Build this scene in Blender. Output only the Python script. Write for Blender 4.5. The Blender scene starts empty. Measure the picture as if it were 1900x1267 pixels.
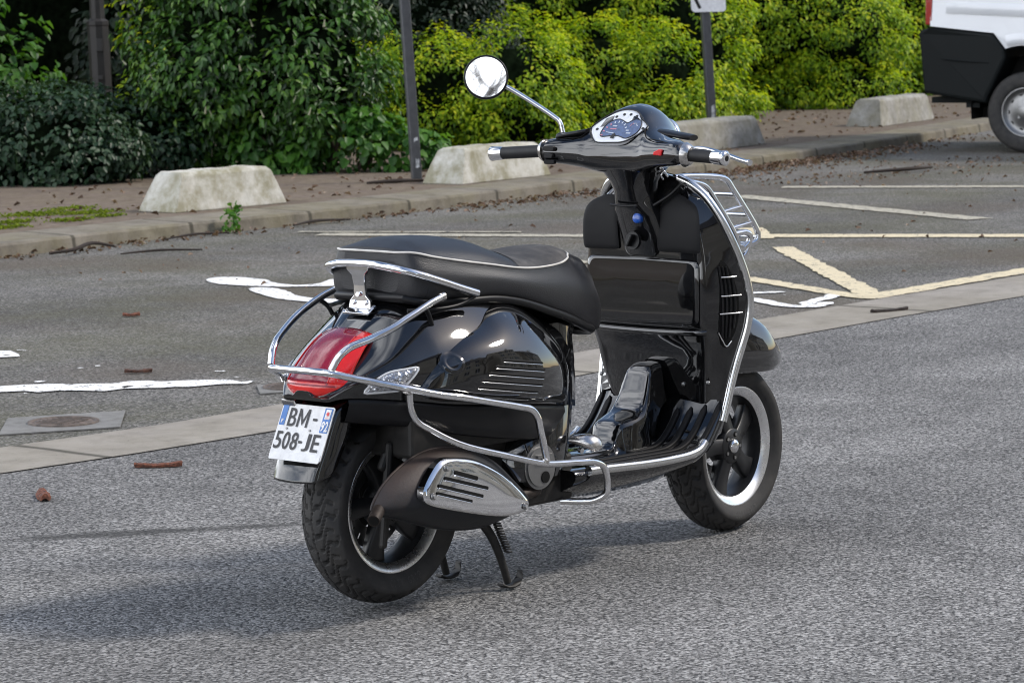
import bpy, math, random
import numpy as np
from math import sin, cos, pi, radians, sqrt, atan2
from mathutils import Vector, Matrix

random.seed(7); rng = np.random.default_rng(7)
S = bpy.context.scene
COL = S.collection

# ---------------------------------------------------------------- camera
cam_d = bpy.data.cameras.new('camera'); cam = bpy.data.objects.new('camera', cam_d); COL.objects.link(cam)
cam_d.sensor_width = 36.0; cam_d.lens = 5952/1900*36
cam_d.clip_start = 0.1; cam_d.clip_end = 3000
yaw, pitch, roll = 0.727, -0.112, -0.018
f_ = Vector((cos(yaw)*cos(pitch), sin(yaw)*cos(pitch), sin(pitch)))
r_ = f_.cross(Vector((0, 0, 1))).normalized(); u_ = r_.cross(f_)
r2 = cos(roll)*r_ + sin(roll)*u_; u2 = -sin(roll)*r_ + cos(roll)*u_
cam.matrix_world = Matrix(((r2.x, u2.x, -f_.x, -5.608), (r2.y, u2.y, -f_.y, -5.427), (r2.z, u2.z, -f_.z, 1.528), (0, 0, 0, 1)))
cam_d.dof.use_dof = True; cam_d.dof.focus_distance = 8.3; cam_d.dof.aperture_fstop = 15
S.camera = cam

# ---------------------------------------------------------------- light
SUN_DIR = Vector((0.76, -0.65, 0)).normalized()     # horizontal direction towards the sun
SUN_EL = radians(43)
sd = bpy.data.lights.new('sun', 'SUN'); sun = bpy.data.objects.new('sun', sd); COL.objects.link(sun)
sd.energy = 2.3; sd.angle = radians(8); sd.color = (1.0, 0.94, 0.86)
to_sun = Vector((SUN_DIR.x*cos(SUN_EL), SUN_DIR.y*cos(SUN_EL), sin(SUN_EL)))
sun.rotation_euler = (-to_sun).to_track_quat('-Z', 'Y').to_euler()

W = bpy.data.worlds.new('World'); S.world = W; W.use_nodes = True
nt = W.node_tree; nt.nodes.clear()
def wn(t, **k):
    n = nt.nodes.new(t)
    for a, b in k.items(): setattr(n, a, b)
    return n
sky = wn('ShaderNodeTexSky', sky_type='NISHITA', sun_disc=False)
sky.sun_elevation = SUN_EL; sky.sun_rotation = atan2(SUN_DIR.x, SUN_DIR.y)
tc = wn('ShaderNodeTexCoord'); mp = wn('ShaderNodeMapping'); mp.inputs['Scale'].default_value = (1.0, 1.0, 2.6)
mp.inputs['Location'].default_value = (0.9, 0.55, 0.1)
nz = wn('ShaderNodeTexNoise'); nz.inputs['Scale'].default_value = 2.3; nz.inputs['Detail'].default_value = 8; nz.inputs['Roughness'].default_value = 0.55
rp = wn('ShaderNodeValToRGB'); rp.color_ramp.elements[0].position = 0.47; rp.color_ramp.elements[1].position = 0.67
mx = wn('ShaderNodeMix', data_type='RGBA'); mx.inputs[7].default_value = (19.0, 19.5, 20.5, 1)
bg = wn('ShaderNodeBackground'); bg.inputs['Strength'].default_value = 0.12; wo = wn('ShaderNodeOutputWorld')
lk = nt.links.new
lk(tc.outputs['Generated'], mp.inputs[0]); lk(mp.outputs[0], nz.inputs['Vector'])
# more cloud towards the west, clearer to the east
dp = wn('ShaderNodeVectorMath', operation='DOT_PRODUCT'); dp.inputs[1].default_value = (-0.20, 0.10, -0.10); lk(tc.outputs['Generated'], dp.inputs[0])
ad = wn('ShaderNodeMath', operation='ADD'); lk(nz.outputs['Fac'], ad.inputs[0]); lk(dp.outputs['Value'], ad.inputs[1]); lk(ad.outputs[0], rp.inputs[0])
lk(rp.outputs[0], mx.inputs[0]); lk(sky.outputs[0], mx.inputs[6]); lk(mx.outputs[2], bg.inputs[0]); lk(bg.outputs[0], wo.inputs[0])

S.view_settings.view_transform = 'Standard'; S.view_settings.look = 'None'
S.view_settings.exposure = 0.40; S.view_settings.gamma = 1.0; S.view_settings.use_curve_mapping = False
S.render.engine = 'CYCLES'; S.cycles.max_bounces = 8; S.cycles.use_denoising = True; S.cycles.filter_width = 1.1

# ---------------------------------------------------------------- materials
class NT:
    def __init__(s, name):
        s.m = bpy.data.materials.new(name); s.m.use_nodes = True; s.t = s.m.node_tree; s.t.nodes.clear()
        s.out = s.n('ShaderNodeOutputMaterial')
    def n(s, t, ins=None, **k):
        n = s.t.nodes.new(t)
        for a, b in k.items(): setattr(n, a, b)
        for a, b in (ins or {}).items(): s.set(n, a, b)
        return n
    def set(s, n, a, b):
        i = n.inputs[a]
        if isinstance(b, bpy.types.NodeSocket): s.t.links.new(b, i)
        else: i.default_value = b
    def noise(s, vec, scale, detail=4, rough=.5): return s.n('ShaderNodeTexNoise', {'Vector': vec, 'Scale': scale, 'Detail': detail, 'Roughness': rough}).outputs['Fac']
    def ramp(s, fac, stops):
        n = s.n('ShaderNodeValToRGB', {'Fac': fac}); e = n.color_ramp.elements
        while len(e) < len(stops): e.new(0.5)
        for el, (p, c) in zip(e, stops):
            el.position = p; el.color = (c, c, c, 1) if isinstance(c, (int, float)) else tuple(c)+(1,)
        return n.outputs[0]
    def mix(s, fac, a, b, mode='MIX'):
        n = s.n('ShaderNodeMix', data_type='RGBA', blend_type=mode)
        for i, v in ((0, fac), (6, a), (7, b)):
            if isinstance(v, bpy.types.NodeSocket): s.t.links.new(v, n.inputs[i])
            elif i == 0: n.inputs[0].default_value = v
            else: n.inputs[i].default_value = (v, v, v, 1) if isinstance(v, (int, float)) else tuple(v)+(1,)
        return n.outputs[2]
    def math(s, op, a, b=0.0):
        n = s.n('ShaderNodeMath', operation=op)
        for i, v in ((0, a), (1, b)):
            if isinstance(v, bpy.types.NodeSocket): s.t.links.new(v, n.inputs[i])
            else: n.inputs[i].default_value = v
        return n.outputs[0]
    def obj(s): return s.n('ShaderNodeTexCoord').outputs['Object']
    def pos(s): return s.n('ShaderNodeNewGeometry').outputs['Position']
    def bump(s, h, strength=.3, dist=.01): return s.n('ShaderNodeBump', {'Height': h, 'Strength': strength, 'Distance': dist}).outputs[0]
    def bsdf(s, **k):
        n = s.n('ShaderNodeBsdfPrincipled')
        names = dict(base='Base Color', rough='Roughness', metal='Metallic', normal='Normal', coat='Coat Weight', coatr='Coat Roughness', spec='Specular IOR Level', trans='Transmission Weight', alpha='Alpha', ior='IOR', emis='Emission Color', emiss='Emission Strength')
        for a, b in k.items():
            if isinstance(b, tuple) and len(b) == 3: b = b+(1,)
            s.set(n, names[a], b)
        return n.outputs[0]
    def done(s, sh): s.t.links.new(sh, s.out.inputs[0]); return s.m

def plain(name, base, rough=.5, var=.12, scale=30, **k):
    """plain material with slight procedural unevenness"""
    t = NT(name); nzv = t.noise(t.pos(), scale, 5)
    b = t.mix(t.ramp(nzv, [(.3, 0.0), (.7, 1.0)]), tuple(c*(1-var) for c in base), tuple(min(1, c*(1+var)) for c in base))
    rr = t.math('ADD', t.math('MULTIPLY', nzv, rough*.4), rough*.8)
    return t.done(t.bsdf(base=b, rough=rr, **k))

M = {}
def mk_paint():
    t = NT('black_paint'); p = t.pos()
    dust = t.math('MULTIPLY', t.ramp(t.noise(p, 45, 8, .7), [(.45, 0.0), (.9, 1.0)]), .10)
    base = t.mix(dust, (.0035, .0036, .0042), (.05, .046, .04))
    r = t.math('ADD', t.math('MULTIPLY', t.noise(p, 14, 6), .05), .03)
    return t.done(t.bsdf(base=base, rough=r, spec=.6, coat=1.0, coatr=.02, normal=t.bump(t.noise(p, 9, 2), .012, .01)))
M['paint'] = mk_paint()
def mk_chrome(name, base, r0, r1):
    t = NT(name); p = t.pos(); nz_ = t.noise(p, 35, 6, .65)
    b = t.mix(t.ramp(nz_, [(.35, 1.0), (.75, 0.0)]), tuple(c*.86 for c in base), base)
    return t.done(t.bsdf(base=b, metal=1.0, rough=t.math('ADD', t.math('MULTIPLY', nz_, r1-r0), r0)))
M['chrome'] = mk_chrome('chrome', (.88, .88, .89), .02, .09)
M['dull_chrome'] = mk_chrome('dull_chrome', (.62, .60, .58), .12, .35)
M['rim_lip'] = mk_chrome('polished_rim', (.95, .95, .95), .22, .34)
M['alu'] = mk_chrome('cast_aluminium', (.30, .30, .30), .35, .6)
M['trim'] = mk_chrome('anodised_trim', (.80, .80, .79), .10, .25)
M['matte_black'] = plain('matte_black_plastic', (.008, .008, .009), .6, spec=.22)
M['satin_black'] = plain('satin_black', (.007, .007, .008), .38, spec=.3)
M['dark'] = plain('dark_underside', (.006, .006, .006), .75)
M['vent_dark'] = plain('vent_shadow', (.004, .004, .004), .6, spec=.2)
M['engine'] = plain('engine_grime', (.014, .013, .012), .6, .5, 60)
def mk_vinyl(name, base, r):
    t = NT(name); p = t.pos(); v = t.n('ShaderNodeTexVoronoi', {'Vector': p, 'Scale': 420.0}).outputs['Distance']
    b = t.mix(t.noise(p, 18, 5), tuple(c*.75 for c in base), tuple(c*1.3 for c in base))
    return t.done(t.bsdf(base=b, rough=r, normal=t.bump(v, .25, .002)))
M['vinyl'] = mk_vinyl('black_vinyl', (.016, .0165, .019), .40)
def mk_dusty():
    t = NT('dusty_seat_cover'); p = t.pos()
    n1 = t.ramp(t.noise(p, 26, 8, .65), [(.32, 0.0), (.68, 1.0)])
    n2 = t.ramp(t.noise(p, 9, 3), [(.4, 0.0), (.62, 1.0)])
    b = t.mix(t.math('MULTIPLY', n1, n2), (.030, .030, .033), (.115, .108, .103))
    return t.done(t.bsdf(base=b, rough=.8, normal=t.bump(t.noise(p, 300, 2), .3, .002)))
M['seat_top'] = mk_dusty()
M['piping'] = plain('white_piping', (.62, .60, .56), .5)
def mk_rubber():
    t = NT('tyre_rubber'); p = t.pos()
    d = t.ramp(t.noise(p, 22, 6, .6), [(.35, 0.0), (.75, 1.0)])
    b = t.mix(d, (.026, .026, .0265), (.050, .047, .044))
    return t.done(t.bsdf(base=b, rough=.72, spec=.35, normal=t.bump(t.noise(p, 260, 3), .15, .002)))
M['rubber'] = mk_rubber()
M['rubber_letter'] = plain('raised_rubber', (.034, .033, .032), .6)
M['wheel_black'] = plain('wheel_black', (.011, .0115, .013), .42, .2, 60, spec=.45)
def mk_red(name, a, b_, r):
    t = NT(name); p = t.pos(); w = t.n('ShaderNodeTexVoronoi', {'Vector': p, 'Scale': 150.0}).outputs['Distance']
    return t.done(t.bsdf(base=t.mix(t.noise(p, 25, 3), a, b_), rough=r, coat=1.0, coatr=.03, normal=t.bump(w, .10, .003)))
M['red_dark'] = mk_red('red_lens_dark', (.19, .002, .014), (.30, .004, .028), .20)
M['red_bright'] = mk_red('red_lens_bright', (.50, .004, .006), (.78, .022, .014), .18)
def mk_clear():
    t = NT('clear_lens'); p = t.pos(); w = t.n('ShaderNodeTexVoronoi', {'Vector': p, 'Scale': 120.0})
    b = t.ramp(w.outputs['Distance'], [(.1, (.62, .63, .66)), (.7, (.30, .31, .34))])
    return t.done(t.bsdf(base=b, rough=.12, metal=.75, coat=1.0, coatr=.02, normal=t.bump(w.outputs['Distance'], .9, .004)))
M['clear'] = mk_clear()
M['lens_rim'] = plain('lens_rim', (.60, .61, .63), .18, coat=1.0)
M['mirror'] = NT('mirror_glass'); _t = M['mirror']; M['mirror'] = _t.done(_t.bsdf(base=(.95, .96, .97), metal=1.0, rough=.015))
M['plate_white'] = plain('plate_white', (.70, .70, .70), .3, .10, 60, coat=.4)
M['plate_blue'] = plain('plate_blue', (.012, .13, .42), .3, coat=.4)
M['plate_black'] = plain('plate_black', (.008, .008, .01), .4)
M['plate_red'] = plain('plate_red', (.62, .03, .03), .4)
M['dial_silver'] = plain('dial_silver', (.72, .74, .77), .3, .06, coat=.8)
M['dial_blue'] = plain('dial_blue', (.05, .09, .20), .25, .3, 120, coat=1.0)
M['dial_mark'] = plain('dial_mark', (.55, .60, .68), .4)
M['dial_pink'] = plain('dial_pink', (.50, .20, .26), .4)
M['red_button'] = plain('red_button', (.62, .008, .012), .3, coat=.5)
M['blue_button'] = plain('blue_button', (.005, .07, .36), .3, coat=.8)
M['grip'] = plain('grip_rubber', (.010, .010, .011), .6)
def mk_muffler():
    t = NT('rusty_muffler'); p = t.obj(); x, y, z = (t.n('ShaderNodeSeparateXYZ', {0: p}).outputs[i] for i in range(3))
    # heat discolouration: brown towards the rear upper shell, blue-black below
    h = t.math('ADD', t.math('MULTIPLY', z, 6.5), t.math('MULTIPLY', x, -2.2))
    h = t.math('ADD', h, t.math('MULTIPLY', t.noise(p, 18, 5), .8))
    b = t.mix(t.ramp(t.math('MULTIPLY', h, .25), [(.63, 0.0), (.84, 1.0)]), (.015, .017, .021), (.068, .046, .037))
    sp = t.ramp(t.noise(p, 160, 4, .7), [(.5, 0.0), (.75, 1.0)])
    b = t.mix(t.math('MULTIPLY', sp, .5), b, (.03, .018, .012))
    return t.done(t.bsdf(base=b, rough=.55, metal=.25, normal=t.bump(t.noise(p, 150, 4), .15, .003)))
M['muffler'] = mk_muffler()
M['pipe'] = plain('burnt_pipe', (.030, .022, .018), .55, .5, 70, metal=.4)

# asphalt
def mk_asphalt(name, stone_lo, stone_mid, stone_hi, scale, tint, moss=0.0, pits=.55, patch=.25, stains=()):
    t = NT(name); p = t.pos()
    warp = t.n('ShaderNodeVectorMath', {0: p, 1: t.n('ShaderNodeVectorMath', {0: t.n('ShaderNodeTexNoise', {'Vector': p, 'Scale': scale*.45, 'Detail': 2.0}).outputs['Color'], 3: .9/scale}, operation='SCALE').outputs[0]}, operation='ADD').outputs[0]
    v = t.n('ShaderNodeTexVoronoi', {'Vector': warp, 'Scale': float(scale), 'Randomness': 1.0})
    vc = t.n('ShaderNodeSeparateXYZ', {0: v.outputs['Color']}).outputs[0]
    fine = t.noise(p, scale*1.6, 3, .7)
    st = t.ramp(t.math('ADD', t.math('MULTIPLY', vc, .62), t.math('MULTIPLY', fine, .38)), [(.15, stone_lo), (.5, stone_mid), (.85, stone_hi)])
    c = t.mix(1.0, st, tint, 'MULTIPLY')
    edge = t.ramp(v.outputs['Distance'], [(.28, 0.0), (.62, 1.0)])
    gap = t.math('MULTIPLY', edge, t.ramp(t.noise(p, scale*.55, 3, .6), [(.44, 0.0), (.58, 1.0)]))
    c = t.mix(t.math('MULTIPLY', gap, pits), c, (.012, .012, .014))
    big = t.noise(p, .55, 6, .62); mid = t.noise(p, 3.1, 5, .6)
    c = t.mix(1.0, c, t.ramp(t.math('ADD', t.math('MULTIPLY', big, .6), t.math('MULTIPLY', mid, .4)), [(.37, 1.0-patch), (.63, 1.0+patch)]), 'MULTIPLY')
    # odd pale and dark stones, and pale tracks polished by tyres
    v2 = t.n('ShaderNodeTexVoronoi', {'Vector': warp, 'Scale': scale*.42}); k2 = t.n('ShaderNodeSeparateXYZ', {0: v2.outputs['Color']}).outputs[1]
    near = t.ramp(v2.outputs['Distance'], [(.18, 1.0), (.30, 0.0)])
    c = t.mix(t.math('MULTIPLY', near, t.ramp(k2, [(.93, 0.0), (.95, .75)])), c, (.42, .40, .37))
    c = t.mix(t.math('MULTIPLY', near, t.ramp(k2, [(.06, .8), (.08, 0.0)])), c, (.03, .03, .032))
    wv = t.n('ShaderNodeTexWave', {'Vector': t.n('ShaderNodeMapping', {'Vector': p, 'Rotation': (0, 0, radians(88))}).outputs[0], 'Scale': .16, 'Distortion': 2.2, 'Detail': 4.0}, wave_type='BANDS').outputs['Fac']
    c = t.mix(1.0, c, t.ramp(wv, [(.2, .90), (.8, 1.12)]), 'MULTIPLY')
    if moss:
        mm = t.math('MULTIPLY', t.ramp(t.math('ADD', t.math('MULTIPLY', t.noise(p, .9, 5, .6), .7), t.math('MULTIPLY', t.noise(p, 38, 3), .3)), [(.44, 0.0), (.62, 1.0)]), moss)
        c = t.mix(mm, c, (.075, .072, .030))
        br = t.math('MULTIPLY', t.ramp(t.noise(t.n('ShaderNodeVectorMath', {0: p, 1: (7.3, 2.1, 0)}, operation='ADD').outputs[0], .7, 5), [(.48, 0.0), (.66, 1.0)]), .55)
        c = t.mix(br, c, (.10, .078, .058))
        fl = t.ramp(t.noise(p, 55, 2, .4), [(.735, 0.0), (.76, 1.0)])
        c = t.mix(t.math('MULTIPLY', fl, .7), c, (.33, .27, .19))
    for (sx, sy, ang, lx, ly, amt) in stains:
        m_ = t.n('ShaderNodeMapping', {'Vector': p, 'Location': (sx, sy, 0), 'Rotation': (0, 0, ang), 'Scale': (lx, ly, 1)}, vector_type='TEXTURE').outputs[0]
        d = t.n('ShaderNodeVectorMath', {0: m_}, operation='LENGTH').outputs['Value']
        d = t.math('ADD', d, t.math('MULTIPLY', t.math('SUBTRACT', t.noise(p, 5, 5, .6), .5), 1.1))
        c = t.mix(t.math('MULTIPLY', t.ramp(d, [(.35, 1.0), (1.0, 0.0)]), amt), c, (.028, .027, .026))
    hgt = t.math('SUBTRACT', 1.0, v.outputs['Distance'])
    hgt = t.math('SUBTRACT', t.math('ADD', hgt, t.math('MULTIPLY', fine, .5)), gap)
    return t.done(t.bsdf(base=c, rough=.88, spec=.3, normal=t.bump(hgt, .55, .006)))
M['road'] = mk_asphalt('road_asphalt', .075, .205, .38, 128, (1.02, 1.0, .975), pits=.92, patch=.30,
                       stains=((0.33, 1.33, -.62, .55, .07, .75), (0.75, 1.02, -.62, .45, .04, .35), (1.55, -1.65, -.7, .09, .03, .6)))
M['lot'] = mk_asphalt('parking_asphalt', .06, .15, .30, 110, (1.02, .98, .91), moss=.5, pits=.75, patch=.22)
def mk_concrete(name, a, b_, dirt, moss=0.0, scale=7, joint=0):
    t = NT(name); p = t.pos()
    c = t.mix(t.ramp(t.noise(p, scale, 7, .65), [(.3, 0.0), (.7, 1.0)]), a, b_)
    c = t.mix(t.math('MULTIPLY', t.ramp(t.noise(p, scale*2.7, 6, .7), [(.45, 0.0), (.72, 1.0)]), .75), c, dirt)
    if moss:
        c = t.mix(t.math('MULTIPLY', t.ramp(t.noise(t.n('ShaderNodeVectorMath', {0: p, 1: (3.1, 9, 4)}, operation='ADD').outputs[0], scale*.75, 6, .6), [(.42, 0.0), (.60, 1.0)]), moss), c, (.17, .15, .055))
    if joint:
        x_ = t.math('ADD', t.n('ShaderNodeSeparateXYZ', {0: p}).outputs[0], t.math('MULTIPLY', t.noise(p, 3, 4), .05)); fr = t.math('ABSOLUTE', t.math('SUBTRACT', t.math('FRACT', t.math('DIVIDE', x_, joint)), .5))
        c = t.mix(t.math('MULTIPLY', t.ramp(fr, [(.010/joint, 1.0), (.022/joint, 0.0)]), .8), c, (.045, .042, .032))
    pit = t.ramp(t.noise(p, 75, 3, .6), [(.66, 0.0), (.72, 1.0)])
    c = t.mix(t.math('MULTIPLY', pit, .5), c, (.05, .045, .04))
    return t.done(t.bsdf(base=c, rough=.9, spec=.25, normal=t.bump(t.noise(p, 60, 6, .7), .35, .012)))
M['gutter'] = mk_concrete('gutter_concrete', (.25, .228, .20), (.33, .305, .272), (.17, .155, .135), .12, 2.2, 2.6)
M['kerb'] = mk_concrete('kerb_stone', (.16, .142, .112), (.25, .225, .185), (.085, .075, .06), .25, 3.0, 1.05)
M['block'] = mk_concrete('block_concrete', (.50, .485, .43), (.62, .61, .56), (.36, .33, .25), .65, 6)
M['block_grey'] = mk_concrete('block_concrete_grey', (.24, .23, .205), (.42, .41, .38), (.16, .15, .125), .3, 6)
M['soil'] = mk_concrete('gravel_soil', (.115, .088, .068), (.20, .16, .128), (.06, .046, .036), .12, 8)
def mk_worn(name, a, b_, amt):
    t = NT(name); p = t.pos(); n1 = t.noise(p, 16, 8, .7); n2 = t.noise(p, 70, 4, .7)
    c = t.mix(n1, a, b_)
    h = t.ramp(t.math('ADD', t.math('MULTIPLY', n1, .6), t.math('MULTIPLY', n2, .4)), [(amt, 0.0), (amt+.05, 1.0)])
    c = t.mix(h, c, (.10, .098, .09))
    return t.done(t.bsdf(base=c, rough=.85, spec=.3, normal=t.bump(n2, .4, .006)))
M['worn_white'] = mk_worn('worn_white_paint', (.78, .78, .77), (.88, .88, .88), .53)
M['yellow_line'] = mk_worn('faded_cream_paint', (.55, .47, .31), (.66, .58, .42), .54)
M['white_faded'] = mk_worn('faded_white_paint', (.36, .335, .27), (.46, .43, .35), .52)
M['iron'] = plain('rusty_iron', (.11, .085, .07), .7, .5, 40)
M['pad'] = mk_concrete('pad_concrete', (.17, .17, .165), (.24, .235, .225), (.115, .11, .10), 0, 5)
M['pole'] = plain('grey_pole_paint', (.085, .088, .095), .38, .15, 20, metal=.3)
M['pole_dark'] = plain('dark_pole_paint', (.014, .012, .011), .55, .4, 12)
M['sticker'] = plain('sticker_scrap', (.40, .41, .42), .5, .5, 40)
M['sign_white'] = plain('sign_white', (.80, .80, .82), .35)
M['van_white'] = plain('van_white', (.70, .72, .75), .25, .04, 3, coat=1.0)
M['van_black'] = plain('van_bumper', (.007, .009, .0095), .65, spec=.2)
M['van_lamp'] = plain('van_tail_lamp', (.30, .015, .01), .25, coat=1.0)
M['bark'] = plain('bark_brown', (.070, .030, .018), .8, .6, 90)
M['bark_dark'] = plain('bark_dark', (.022, .014, .010), .85, .5, 60)
M['bark_orange'] = plain('bark_rust', (.13, .045, .024), .8, .7, 120)
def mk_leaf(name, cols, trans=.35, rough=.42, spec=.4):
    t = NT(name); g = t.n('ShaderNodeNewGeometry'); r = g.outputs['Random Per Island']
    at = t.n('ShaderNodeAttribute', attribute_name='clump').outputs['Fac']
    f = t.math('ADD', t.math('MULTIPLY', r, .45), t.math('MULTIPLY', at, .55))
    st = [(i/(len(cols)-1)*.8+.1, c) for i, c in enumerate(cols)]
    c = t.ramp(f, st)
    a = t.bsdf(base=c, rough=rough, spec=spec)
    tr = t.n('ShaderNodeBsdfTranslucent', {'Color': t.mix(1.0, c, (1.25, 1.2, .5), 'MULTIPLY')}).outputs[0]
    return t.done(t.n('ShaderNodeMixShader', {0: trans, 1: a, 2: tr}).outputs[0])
M['leaf_laurel'] = mk_leaf('laurel_leaf', [(.014, .040, .010), (.030, .085, .014), (.06, .16, .018), (.15, .27, .030)], .28, .36, .4)
M['leaf_dark'] = mk_leaf('dark_leaf', [(.010, .022, .012), (.018, .036, .018), (.032, .055, .026)], .2, .45)
M['leaf_ivy'] = mk_leaf('ivy_leaf', [(.012, .034, .016), (.022, .055, .022), (.045, .085, .04)], .22, .45)
M['leaf_mid'] = mk_leaf('mid_green_leaf', [(.025, .085, .014), (.055, .16, .020), (.11, .25, .035)], .4, .45)
M['leaf_hedge'] = mk_leaf('hedge_leaf', [(.05, .125, .009), (.19, .34, .012), (.44, .58, .016), (.68, .68, .026)], .5, .5)
M['leaf_yellow'] = mk_leaf('yellow_leaf', [(.10, .16, .010), (.24, .30, .012), (.48, .44, .018), (.70, .56, .03)], .4, .42)
M['bud'] = plain('pale_bud', (.42, .42, .28), .6)
M['stem'] = plain('stem_brown', (.05, .035, .022), .85, .4, 30)
M['inner'] = plain('shade_core', (.006, .010, .005), .95, .6, 18, spec=.0)  # near-black colour standing in for the deep shade inside bushes
M['litter'] = mk_leaf('dry_leaf_litter', [(.05, .030, .020), (.12, .070, .048), (.20, .135, .10), (.38, .30, .24)], .15, .8, .2)
M['moss'] = mk_leaf('moss_green', [(.07, .11, .012), (.14, .20, .018), (.22, .27, .03)], .3, .8, .2)
M['wall'] = mk_concrete('rendered_wall', (.36, .33, .28), (.46, .43, .37), (.27, .24, .20), 0, 1.0)
M['roof'] = plain('slate_roof', (.05, .05, .06), .7, .3, 3)
M['window'] = plain('window_glass', (.02, .025, .03), .08, coat=1.0)

# ---------------------------------------------------------------- geometry helpers
class MB:
    def __init__(s): s.v = []; s.f = []; s.mi = []; s.sm = []
    def add(s, V, F, mi=0, sm=True):
        o = len(s.v); s.v += [tuple(p) for p in V]
        for f in F: s.f.append(tuple(i+o for i in f)); s.mi.append(mi); s.sm.append(sm)
        return s
def link(o, parent=None):
    COL.objects.link(o)
    if parent is not None: o.parent = parent
    return o
def build(name, mb, mats, parent=None, bevel=0, sub=0, recalc=True, loc=None, rot=None):
    me = bpy.data.meshes.new(name); me.from_pydata(mb.v, [], mb.f)
    for m in (mats if isinstance(mats, (list, tuple)) else [mats]): me.materials.append(m)
    me.polygons.foreach_set('material_index', mb.mi); me.polygons.foreach_set('use_smooth', mb.sm)
    me.validate(); me.update()
    if recalc:
        import bmesh
        b = bmesh.new(); b.from_mesh(me); bmesh.ops.recalc_face_normals(b, faces=b.faces); b.to_mesh(me); b.free()
    o = bpy.data.objects.new(name, me)
    if bevel:
        m = o.modifiers.new('bevel', 'BEVEL'); m.width = bevel; m.segments = 2; m.limit_method = 'ANGLE'; m.angle_limit = radians(35)
    if sub:
        m = o.modifiers.new('sub', 'SUBSURF'); m.levels = sub; m.render_levels = sub
    if loc is not None: o.location = loc
    if rot is not None: o.rotation_euler = rot
    return link(o, parent)
def empty(name, loc=(0, 0, 0), rz=0):
    o = bpy.data.objects.new(name, None); o.location = loc; o.rotation_euler = (0, 0, rz); o.empty_display_size = .1
    return link(o)
def tag(o, label, cat, group=None):
    o['label'] = label; o['category'] = cat
    if group: o['group'] = group
    return o
def kind(o, k): o['kind'] = k; return o

def catmull(P, n, closed=False):
    P = [np.array(p, float) for p in P]; N = len(P); out = []
    if closed: segs = range(N); g = lambda i: P[i % N]
    else:
        segs = range(N-1)
        def g(i):
            if i < 0: return 2*P[0]-P[1]
            if i >= N: return 2*P[-1]-P[-2]
            return P[i]
    for i in segs:
        a, b, c, d = g(i-1), g(i), g(i+1), g(i+2)
        # centripetal parametrisation keeps tight bends clean
        t0 = 0; t1 = t0+max(1e-6, np.linalg.norm(b-a))**.5; t2 = t1+max(1e-6, np.linalg.norm(c-b))**.5; t3 = t2+max(1e-6, np.linalg.norm(d-c))**.5
        for k in range(n):
            t = t1+(t2-t1)*k/n
            A1 = (t1-t)/(t1-t0)*a+(t-t0)/(t1-t0)*b; A2 = (t2-t)/(t2-t1)*b+(t-t1)/(t2-t1)*c; A3 = (t3-t)/(t3-t2)*c+(t-t2)/(t3-t2)*d
            B1 = (t2-t)/(t2-t0)*A1+(t-t0)/(t2-t0)*A2; B2 = (t3-t)/(t3-t1)*A2+(t-t1)/(t3-t1)*A3
            out.append((t2-t)/(t2-t1)*B1+(t-t1)/(t2-t1)*B2)
    if not closed: out.append(P[-1])
    return out
def ci(x, xs, ys):
    """smooth scalar interpolation"""
    x = min(max(x, xs[0]), xs[-1]); i = 0
    while i < len(xs)-2 and x > xs[i+1]: i += 1
    def sl(k):
        if k == 0: return (ys[1]-ys[0])/(xs[1]-xs[0])
        if k == len(xs)-1: return (ys[-1]-ys[-2])/(xs[-1]-xs[-2])
        return (ys[k+1]-ys[k-1])/(xs[k+1]-xs[k-1])
    h = xs[i+1]-xs[i]; t = (x-xs[i])/h
    return (2*t**3-3*t*t+1)*ys[i]+(t**3-2*t*t+t)*h*sl(i)+(-2*t**3+3*t*t)*ys[i+1]+(t**3-t*t)*h*sl(i+1)
def loft(mb, rings, closed=True, cap0=True, cap1=True, mi=0, sm=True):
    n = len(rings[0]); V = [p for r in rings for p in r]; F = []
    for i in range(len(rings)-1):
        for j in range(n if closed else n-1):
            k = (j+1) % n; F.append((i*n+j, i*n+k, (i+1)*n+k, (i+1)*n+j))
    mb.add(V, F, mi, sm)
    if closed and cap0: mb.add(rings[0], [tuple(range(n))], mi, False)
    if closed and cap1: mb.add(rings[-1], [tuple(range(n))], mi, False)
    return mb
def tube(mb, pts, r, seg=12, n=8, closed=False, mi=0, smooth=True, flat=1.0):
    P = catmull(pts, n, closed) if smooth else [np.array(p, float) for p in pts]
    R = r if callable(r) else (lambda t: r)
    N = len(P); T = []
    for i in range(N):
        a = P[(i-1) % N] if (closed or i > 0) else P[i]; b = P[(i+1) % N] if (closed or i < N-1) else P[i]
        d = b-a; T.append(d/max(1e-9, np.linalg.norm(d)))
    up = np.array((0, 0, 1.)) if abs(T[0][2]) < .9 else np.array((0, 1., 0))
    u = np.cross(T[0], up); u /= np.linalg.norm(u); rings = []
    for i in range(N):
        u = u-T[i]*(u@T[i]); u /= np.linalg.norm(u); v = np.cross(T[i], u); rr = R(i/(N-1))
        rings.append([P[i]+rr*(cos(2*pi*k/seg)*u+flat*sin(2*pi*k/seg)*v) for k in range(seg)])
    if closed: rings.append(rings[0])
    return loft(mb, rings, True, not closed, not closed, mi)
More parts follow.
